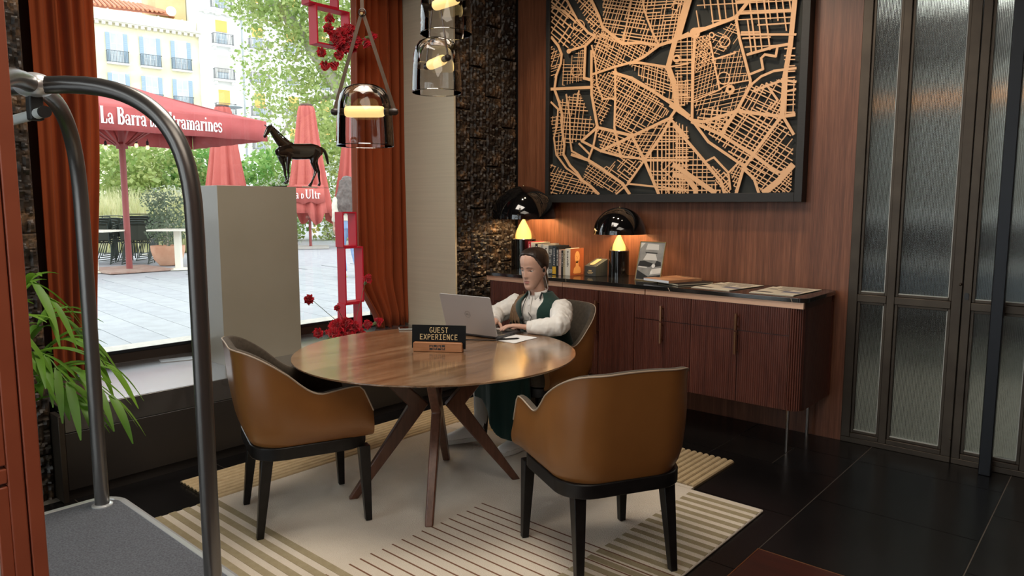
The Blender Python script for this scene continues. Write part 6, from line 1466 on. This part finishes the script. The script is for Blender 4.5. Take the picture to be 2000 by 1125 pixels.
def hand_pieces(mb, wrist, knuck, nrm, thumb_side, curl, size=1.0):
    """palm from wrist to knuckles, four unequal bent fingers, a thumb leaving the side of the palm"""
    w_, k = V(wrist), V(knuck); d = (k-w_).normalized(); n = V(nrm); n = (n-d*n.dot(d)).normalized(); s = d.cross(n)*thumb_side; S = size
    for j, (lat, wid) in enumerate(((.028, .0125), (.010, .0130), (-.009, .0125), (-.026, .0115))):
        mb.tube([w_+s*lat*.45*S-d*.006, w_+d*.045*S+s*lat*.8*S+n*.002, k+s*lat*S], [.0145*S, .0135*S, .0105*S], 10)
    mb.tube([w_-d*.05*S, w_-d*.01*S, w_+d*.02*S], [.0245*S, .0225*S, .022*S], 12, flat=.78, upv=tuple(n))
    tips = []
    for j, (lat, ln, sp) in enumerate(((.028, .072, .10), (.010, .080, .02), (-.009, .075, -.06), (-.026, .060, -.15))):
        p = k+s*lat*S; a = curl[j]; pts = [p]; dirv = (d+s*sp).normalized(); rad = [.0092*S]
        for q, fr_ in enumerate((.45, .31, .24)):
            a_ = a*(.55, 1.25, 1.65)[q]; dd = (dirv*cos(a_)-n*sin(a_)).normalized(); pts.append(pts[-1]+dd*ln*fr_*S); rad.append((.0084, .0076, .0058)[q]*S)
        mb.tube(pts, rad, 10); mb.ell(pts[-1], (.0062*S,)*3, 8, 6); tips.append((pts[-1], (pts[-1]-pts[-2]).normalized()))
    b0 = w_+d*.022*S+s*.026*S-n*.004; pts = [w_+d*.008*S+s*.012*S, b0, b0+(d*.62+s*.62-n*.15)*.034*S, b0+(d*.78+s*.62-n*.30)*.060*S, b0+(d*.95+s*.52-n*.38)*.080*S]
    mb.tube(pts, [.014*S, .0125*S, .0105*S, .0090*S, .0062*S], 10); mb.ell(pts[-1], (.0064*S,)*3, 8, 6)
    return tips, n

# ---------------------------------------------------------------- the seated woman
wm = empty('person', (0, 0, 0), 0, 'seated woman in a white shirt and bottle green vest typing on the laptop', 'person')
HC = V((-2.812, 3.405, 1.106))
TH = M4.Translation(HC) @ M4.Rotation(R(180+4), 4, 'Z') @ M4.Rotation(R(-9), 4, 'X')      # +y of the head points to world -y, nodding down
bd = MB(); head_pieces(bd, TH)
bd.tube([(-2.802, 3.452, .90), (-2.804, 3.440, .96), (-2.808, 3.425, 1.03), (-2.81, 3.415, 1.07)], [.056, .046, .045, .047], 18)
tr_ = [(.52, -2.79, 3.545, .170, .125), (.60, -2.79, 3.53, .150, .110), (.68, -2.79, 3.50, .132, .098), (.76, -2.793, 3.475, .140, .100), (.83, -2.795, 3.458, .152, .100), (.875, -2.796, 3.452, .160, .085), (.905, -2.797, 3.450, .125, .062), (.925, -2.798, 3.450, .070, .055)]
bd.loft([ring(x, y, z, rx, ry) for z, x, y, rx, ry in tr_])
shL, elL, wrL = V((-2.622, 3.446, .868)), V((-2.500, 3.270, .792)), V((-2.672, 3.178, .782))
shR, elR, wrR = V((-2.972, 3.452, .868)), V((-3.075, 3.345, .800)), V((-2.945, 3.190, .785))
for a, b_, c_ in ((shL, elL, wrL), (shR, elR, wrR)): bd.tube([a, a+(b_-a)*.5, b_, b_+(c_-b_)*.45, c_], [.052, .044, .037, .036, .024], 14)
tipL, nL = hand_pieces(bd, wrL, (-2.738, 3.118, .792), (.0, .1, 1), 1, (.42, .46, .50, .52))
tipR, nR = hand_pieces(bd, wrR, (-2.905, 3.112, .792), (.0, .1, 1), -1, (.42, .46, .50, .52))
hipL, knL, anL = V((-2.705, 3.52, .585)), V((-2.668, 3.075, .615)), V((-2.735, 3.230, .115))
hipR, knR, anR = V((-2.875, 3.52, .585)), V((-2.925, 3.060, .615)), V((-3.035, 3.155, .125))
for a, b_, c_ in ((hipL, knL, anL), (hipR, knR, anR)): bd.tube([a, a+(b_-a)*.5, b_, b_+(c_-b_)*.35, c_], [.078, .070, .055, .052, .034], 14)
for an, toe in ((anL, V((-2.75, 3.07, .045))), (anR, V((-3.145, 2.985, .040)))): bd.tube([an, an+(toe-an)*.45+V((0, 0, -.035)), toe], [.034, .034, .022], 10)
body = fuse(bd, .0030, 'body', M_skin, wm, 2)
face_parts(wm, TH)
M_nail = skinmat('fingernail', (.70, .45, .36))
for tips, n_ in ((tipL, nL), (tipR, nR)):
    for p, d in tips: MB().ell(p+n_*.0045+d*.001, (.0040, .0048, .0018), 8, 6).build('fingernail', M_nail, wm)
# hair
hr = MB(); hair_cap(hr, TH); hr.build('hair', M_hair, wm, ang=60)
MB().ell((0, -.112, .004), (.034, .030, .036), 18, 12, T=TH).build('hair_knot', M_hair, wm)
pt = MB()
for k in range(9):
    o_ = (k-4)*.0044; pt.tube(bez([TH @ V((o_*.5, -.125, .0)), V((-2.83+o_, 3.545, 1.00)), V((-2.885+o_, 3.515, .945)), V((-2.928+o_*1.5, 3.425, .915)), V((-2.925+o_*1.8, 3.365, .850)), V((-2.918+o_*2.2, 3.345, .775-.01*(k % 3)))], 6), [.0062]*18+[.0052]*6+[.004]*6+[.0015], 7)
pt.build('ponytail', M_hairl, wm)
# shirt with sleeves
stt = MB(); stt.loft([ring(x, y, z, rx+.010, ry+.010) for z, x, y, rx, ry in tr_[:-2]]+[ring(-2.797, 3.450, .912, .128, .068), ring(-2.798, 3.448, .935, .066, .060)])
for a, b_, c_, sgn in ((shL, elL, wrL, 1), (shR, elR, wrR, -1)):
    u_ = (c_-b_).normalized(); stt.tube([a+(a-b_)*.12, a, a+(b_-a)*.5, b_+(a-b_)*.08, b_+V((0, 0, .004)), b_+(c_-b_)*.40, b_+(c_-b_)*.80, c_-u_*.004], [.056, .068, .066, .062, .060, .056, .044, .038], 16)
for v in stt.v: pass
sh_ = fuse(stt, .006, 'shirt', M_shirt, wm, 4); wrinkle(sh_, .0075, 16, .7, 2); wrinkle(sh_, .0035, 42, .5, 5)
for q in sh_.data.vertices:
    if q.co.z < TZ+.004 and sqrt((q.co.x-TX)**2+(q.co.y-TY)**2) < TR+.01 and q.co.z > .6: q.co.z = TZ+.004
cl = MB(); n_ = 24
cl.loft([[V((-2.803+r_*cos(a), 3.440+r_*1.02*sin(a)-fw_, z+.010*sin(a))) for a in [R(-70)+R(320)*k/n_ for k in range(n_+1)]] for r_, z, fw_ in ((.063, .925, 0), (.059, .950, .003), (.0565, .972, .006))], cap=False, closed=False)
o = cl.build('collar', M_shirt, wm); s_ = o.modifiers.new('th', 'SOLIDIFY'); s_.thickness = .003
for b_, c_ in ((elL, wrL), (elR, wrR)): u_ = (c_-b_).normalized(); MB().tube([c_-u_*.035, c_-u_*.002], [.0395, .0385], 20).build('cuff', M_shirt, wm, bevel=.003)
pk_ = MB().tube(bez([(-2.803, 3.372, .935), (-2.803, 3.352, .86), (-2.800, 3.362, .78), (-2.796, 3.385, .68)], 6), .010, 8, flat=.3, upv=(0, 1, 0)).build('placket', M_shirt, wm)
for z, y in ((.938, 3.372), (.885, 3.352), (.83, 3.350)): MB().ell((-2.803, y-.002, z), (.0042, .0025, .0042), 10, 6).build('button', M_eye, wm)
# vest: open at the front
vs_ = MB(); NV = 44; gap = lambda z: R(17+ (8 if z < .7 else 0)+30*smoothst(.86, .94, z)); rows = []
for z, cx, cy, rx, ry in [(.55, -2.79, 3.54, .182, .138), (.62, -2.79, 3.525, .165, .126), (.70, -2.79, 3.495, .156, .122), (.78, -2.793, 3.470, .164, .124), (.84, -2.795, 3.455, .168, .122), (.880, -2.796, 3.452, .164, .112), (.908, -2.797, 3.452, .136, .088), (.935, -2.799, 3.455, .090, .072), (.962, -2.802, 3.455, .072, .068)]:
    g = gap(z); rows.append([V((cx+rx*abs(cos(a))**.87*(1 if cos(a) >= 0 else -1), cy+ry*abs(sin(a))**.87*(1 if sin(a) >= 0 else -1), z)) for a in [R(-90)+g+(2*pi-2*g)*k/NV for k in range(NV+1)]])
vs_.loft(rows, cap=False, closed=False)
o = vs_.build('vest', M_vest, wm, ang=180); s_ = o.modifiers.new('th', 'SOLIDIFY'); s_.thickness = .008; s_.offset = 1; ss = o.modifiers.new('ss', 'SUBSURF'); ss.levels = 1; ss.render_levels = 1
# skirt
sk = MB()
sk.loft([ring(-2.79, 3.545, .50, .19, .14), ring(-2.79, 3.54, .56, .185, .138), ring(-2.79, 3.53, .61, .168, .126)])
for a, b_ in ((hipL, knL), (hipR, knR)): sk.tube([a, a+(b_-a)*.5, b_+V((0, .01, 0))], [.096, .090, .078], 16)
sk.loft([[V((-2.795+rx*cos(a), y+ry*sin(a), z)) for a in [2*pi*k/20 for k in range(20)]] for y, z, rx, ry in ((3.50, .60, .15, .03), (3.10, .61, .17, .03))]) if False else None
sk.box((-2.795, 3.30, .600), (.20, .44, .12))
dr_r = []
for t in (0, .35, .7, 1):
    rg_ = []
    for k in range(40):
        a = 2*pi*k/40; xx = cos(a); fold = 1+.13*t*sin(7*a)+.06*t*sin(12*a+1)
        x = -2.795-.01*t+(.205-.012*t)*xx*fold; y = 3.085+.035*t+(.085+.025*t)*sin(a)*fold; zb_ = .335-.215*smoothst(-.55, .35, xx)
        rg_.append(V((x, y, .63+(zb_-.63)*t)))
    dr_r.append(rg_)
sk.loft(dr_r)
so = fuse(sk, .007, 'skirt', M_skirt, wm, 4)
# socks and sneakers
def shoe(an, toe, heel):
    an, toe, heel = V(an), V(toe), V(heel); d = (toe-heel).normalized(); up = V((0, 0, 1)); up = (up-d*up.dot(d)).normalized(); s = d.cross(up); L_ = (toe-heel).length
    def sec(t, w_, h, n=16): return [heel+d*L_*t+s*w_*cos(a)+up*(h*max(-.05, sin(a))) for a in [2*pi*k/n for k in range(n)]]
    e_ = MB().loft([sec(-.02, .022, .045), sec(.06, .033, .075), sec(.22, .036, .088), sec(.42, .038, .082), sec(.60, .043, .060), sec(.80, .045, .044), sec(.94, .036, .034), sec(1.02, .016, .020)]).build('sneaker', M_sneak, wm, ang=60)
    MB().loft([[heel+d*L_*t+s*w_*c2+up*z for t, w_, c2 in [(-.035, .018, -1), (.08, .036, -1), (.35, .039, -1), (.65, .047, -1), (.88, .043, -1), (1.03, .016, -1), (1.03, .016, 1), (.88, .043, 1), (.65, .047, 1), (.35, .039, 1), (.08, .036, 1), (-.035, .018, 1)]] for z in (-.022, .008)]).build('sole', M_sole, e_, bevel=.004)
    for q in range(5):
        t = .40+.075*q; h = .088-.007*q*1.6-.004; MB().tube([heel+d*L_*t-s*.020+up*(h-.006), heel+d*L_*t+up*(h+.004), heel+d*L_*t+s*.020+up*(h-.006)], .0028, 6).build('lace', M_eye, e_)
    MB().tube([an+(an-heel)*0+V((0, 0, .23))*0+(an-heel).normalized()*.0, heel+d*L_*.2+up*.05], [.041, .036], 14).build('sock', M_sock, wm)
shoe(anR, (-3.165, 2.955, .040), (-2.998, 3.145, .062)); shoe(anL, (-2.757, 3.020, .040), (-2.728, 3.265, .042))
MB().tube([knR+(anR-knR)*.50, knR+(anR-knR)*.8, anR], [.052, .044, .042], 16).build('sock', M_sock, wm)
# earpiece, lanyard, spectacles
ear = TH @ V((-.079, .004, -.004))
MB().ell(ear, (.007, .010, .013), 10, 8).build('earpiece', M_rub, wm)
MB().tube(bez([ear+V((.003, .01, -.012)), ear+V((-.006, .025, -.05)), V((-2.722, 3.435, .985)), V((-2.735, 3.405, .952))], 6), .0010, 6).build('earpiece_cord', M_eye, wm)
MB().tube([(-2.738, 3.398, .965), (-2.744, 3.382, .925)], [.0055, .0055], 8).build('cord_clip', M_rub, wm)
MB().tube(bez([(-2.842, 3.395, .955), (-2.850, 3.352, .88), (-2.848, 3.335, .81), (-2.838, 3.332, .785)], 6), .0026, 6).build('lanyard', M_rub, wm)
MB().ell((-2.845, 3.330, .795), (.013, .008, .017), 12, 8).build('microphone', M_rub, wm)
M_wire = mat('dark_tortoise_wire', (.035, .018, .012), .3, .4); gT = frame_T((-2.806, 3.335, .765), (1, .12, 0), (-.18, .22, 1))
sp = MB()
for cy in (.0, -.060): sp.tube([gT @ V((.0245*cos(2*pi*k/22)+(.006 if cy else 0), cy+.0245*sin(2*pi*k/22), .008)) for k in range(22)], .0016, 6, closed=True)
sp.tube([gT @ V((.0, -.024, .008)), gT @ V((.004, -.032, .012)), gT @ V((.005, -.036, .008))], .0016, 6); sp.tube([gT @ V((.024, .004, .008)), gT @ V((.034, .05, .003)), gT @ V((.012, .075, .006))], .0016, 6)
sp.build('spectacles', M_wire, wm)

# ---------------------------------------------------------------- passer-by outside
M_jean = mat('light_blue_denim', (.20, .30, .48), .85, noise=(20, (.26, .37, .56))); M_topc = mat('cream_knit_top', (.66, .60, .50), .9, bump=(30, .2, .01)); M_hairg = mat('grey_brown_wavy_hair', (.085, .066, .057), .55, noise=(18, (.155, .125, .11)), bump=(25, .6, .02))
p0 = V((-10.13, 7.30, ZG)); wv = empty('person', (0, 0, 0), 0, 'passer-by with long wavy hair, cream top and blue jeans walking outside', 'person')
yw = R(41.3+28)          # walking away to the left
TW = M4.Translation(p0) @ M4.Rotation(yw, 4, 'Z')
b2 = MB(); TH2 = TW @ M4.Translation((0, .02, 1.57)); head_pieces(b2, TH2)
b2.tube([TW @ V(p) for p in ((0, 0, 1.36), (0, .005, 1.46), (0, .01, 1.52))], [.06, .05, .05], 12)
b2.loft([[TW @ q for q in ring(0, y, z, rx, ry, 20)] for z, y, rx, ry in ((.86, 0, .165, .12), (.98, 0, .155, .11), (1.08, 0, .13, .10), (1.2, 0, .15, .11), (1.32, 0, .17, .10), (1.38, 0, .12, .07))])
legs = [[(-.09, 0, .88), (-.10, .10, .48), (-.10, -.02, .10)], [(.09, 0, .88), (.10, .02, .48), (.11, -.22, .13)]]
arms = [[(-.19, 0, 1.33), (-.23, -.06, 1.08), (-.22, .06, .86)], [(.19, 0, 1.33), (.23, .02, 1.08), (.22, .16, .92)]]
for L_ in legs: b2.tube(bez([TW @ V(p) for p in L_], 4), [.085, .08, .075, .065, .055, .05, .045, .04, .035], 12)
for L_ in arms: b2.tube(bez([TW @ V(p) for p in L_], 4), [.05, .048, .045, .042, .038, .034, .03, .026, .022], 10)
for k, L_ in enumerate(arms):
    w_ = V(L_[2]); hand_pieces(b2, TW @ w_, TW @ (w_+V((0, .03, -.085))), (TW.to_3x3() @ V((1 if k else -1, 0, 0))), 1 if k else -1, (.3, .35, .4, .45))
for L_ in legs: a = V(L_[2]); b2.tube([TW @ a, TW @ (a+V((0, .06, -.05))), TW @ (a+V((0, .17, -.065)))], [.04, .036, .024], 10)
fuse(b2, .008, 'body', M_skin, wv, 2); face_parts(wv, TH2)
j_ = MB()
for L_ in legs: j_.tube(bez([TW @ V(p) for p in L_], 4), [.105, .10, .092, .08, .070, .066, .062, .060, .058], 14)
j_.loft([[TW @ q for q in ring(0, 0, z, rx, ry, 20)] for z, rx, ry in ((.82, .17, .13), (.92, .175, .13), (1.0, .16, .12))]); fuse(j_, .012, 'jeans', M_jean, wv, 3)
t_ = MB(); t_.loft([[TW @ q for q in ring(0, 0, z, rx, ry, 20)] for z, rx, ry in ((.95, .19, .145), (1.08, .165, .13), (1.2, .18, .14), (1.32, .195, .13), (1.40, .13, .085), (1.44, .07, .06))])
for L_ in arms: t_.tube(bez([TW @ V(p) for p in L_], 4)[:-2], [.07, .068, .065, .06, .058, .055, .05], 12)
o = fuse(t_, .012, 'top', M_topc, wv, 3); wrinkle(o, .01, 12)
h_ = MB(); h_.ell((0, -.03, .04), (.105, .12, .10), 20, 14, T=TH2)
random.seed(8)
for k in range(26):
    a = R(180+ -20+220*k/25); x, y = .085*cos(a), .085*sin(a)-.02
    h_.tube([TH2 @ V((x*1.0, y, .06)), TH2 @ V((x*1.35, y*1.25-.01, -.08)), TH2 @ V((x*1.75+.02*sin(k), y*1.4-.02, -.22)), TH2 @ V((x*1.9+.03*cos(k*2), y*1.45-.03, -.36)), TH2 @ V((x*1.9, y*1.4-.03, -.46-.03*(k % 3)))], [.035, .042, .046, .040, .012], 8)
o = fuse(h_, .012, 'hair', M_hairg, wv, 1); wrinkle(o, .016, 22, .4)
for L_ in legs:
    a = V(L_[2]); tl = .0 if L_ is legs[0] else -.5
    Ts = TW @ M4.Translation(a+V((0, 0, -.06))) @ M4.Rotation(tl, 4, 'X')
    s_ = MB().loft([[Ts @ V((w_*cos(q), y, max(-.035, h*sin(q)))) for q in [2*pi*k/14 for k in range(14)]] for y, w_, h in ((-.07, .025, .05), (-.04, .04, .08), (.03, .042, .075), (.12, .047, .045), (.18, .035, .03), (.20, .015, .015))]).build('shoe', M_sneak, wv)
    MB().b2(-.045, .045, -.075, .20, -.040, -.022, T=Ts).build('sole', mat('lime_sole', (.62, .66, .28), .7), s_, bevel=.01)
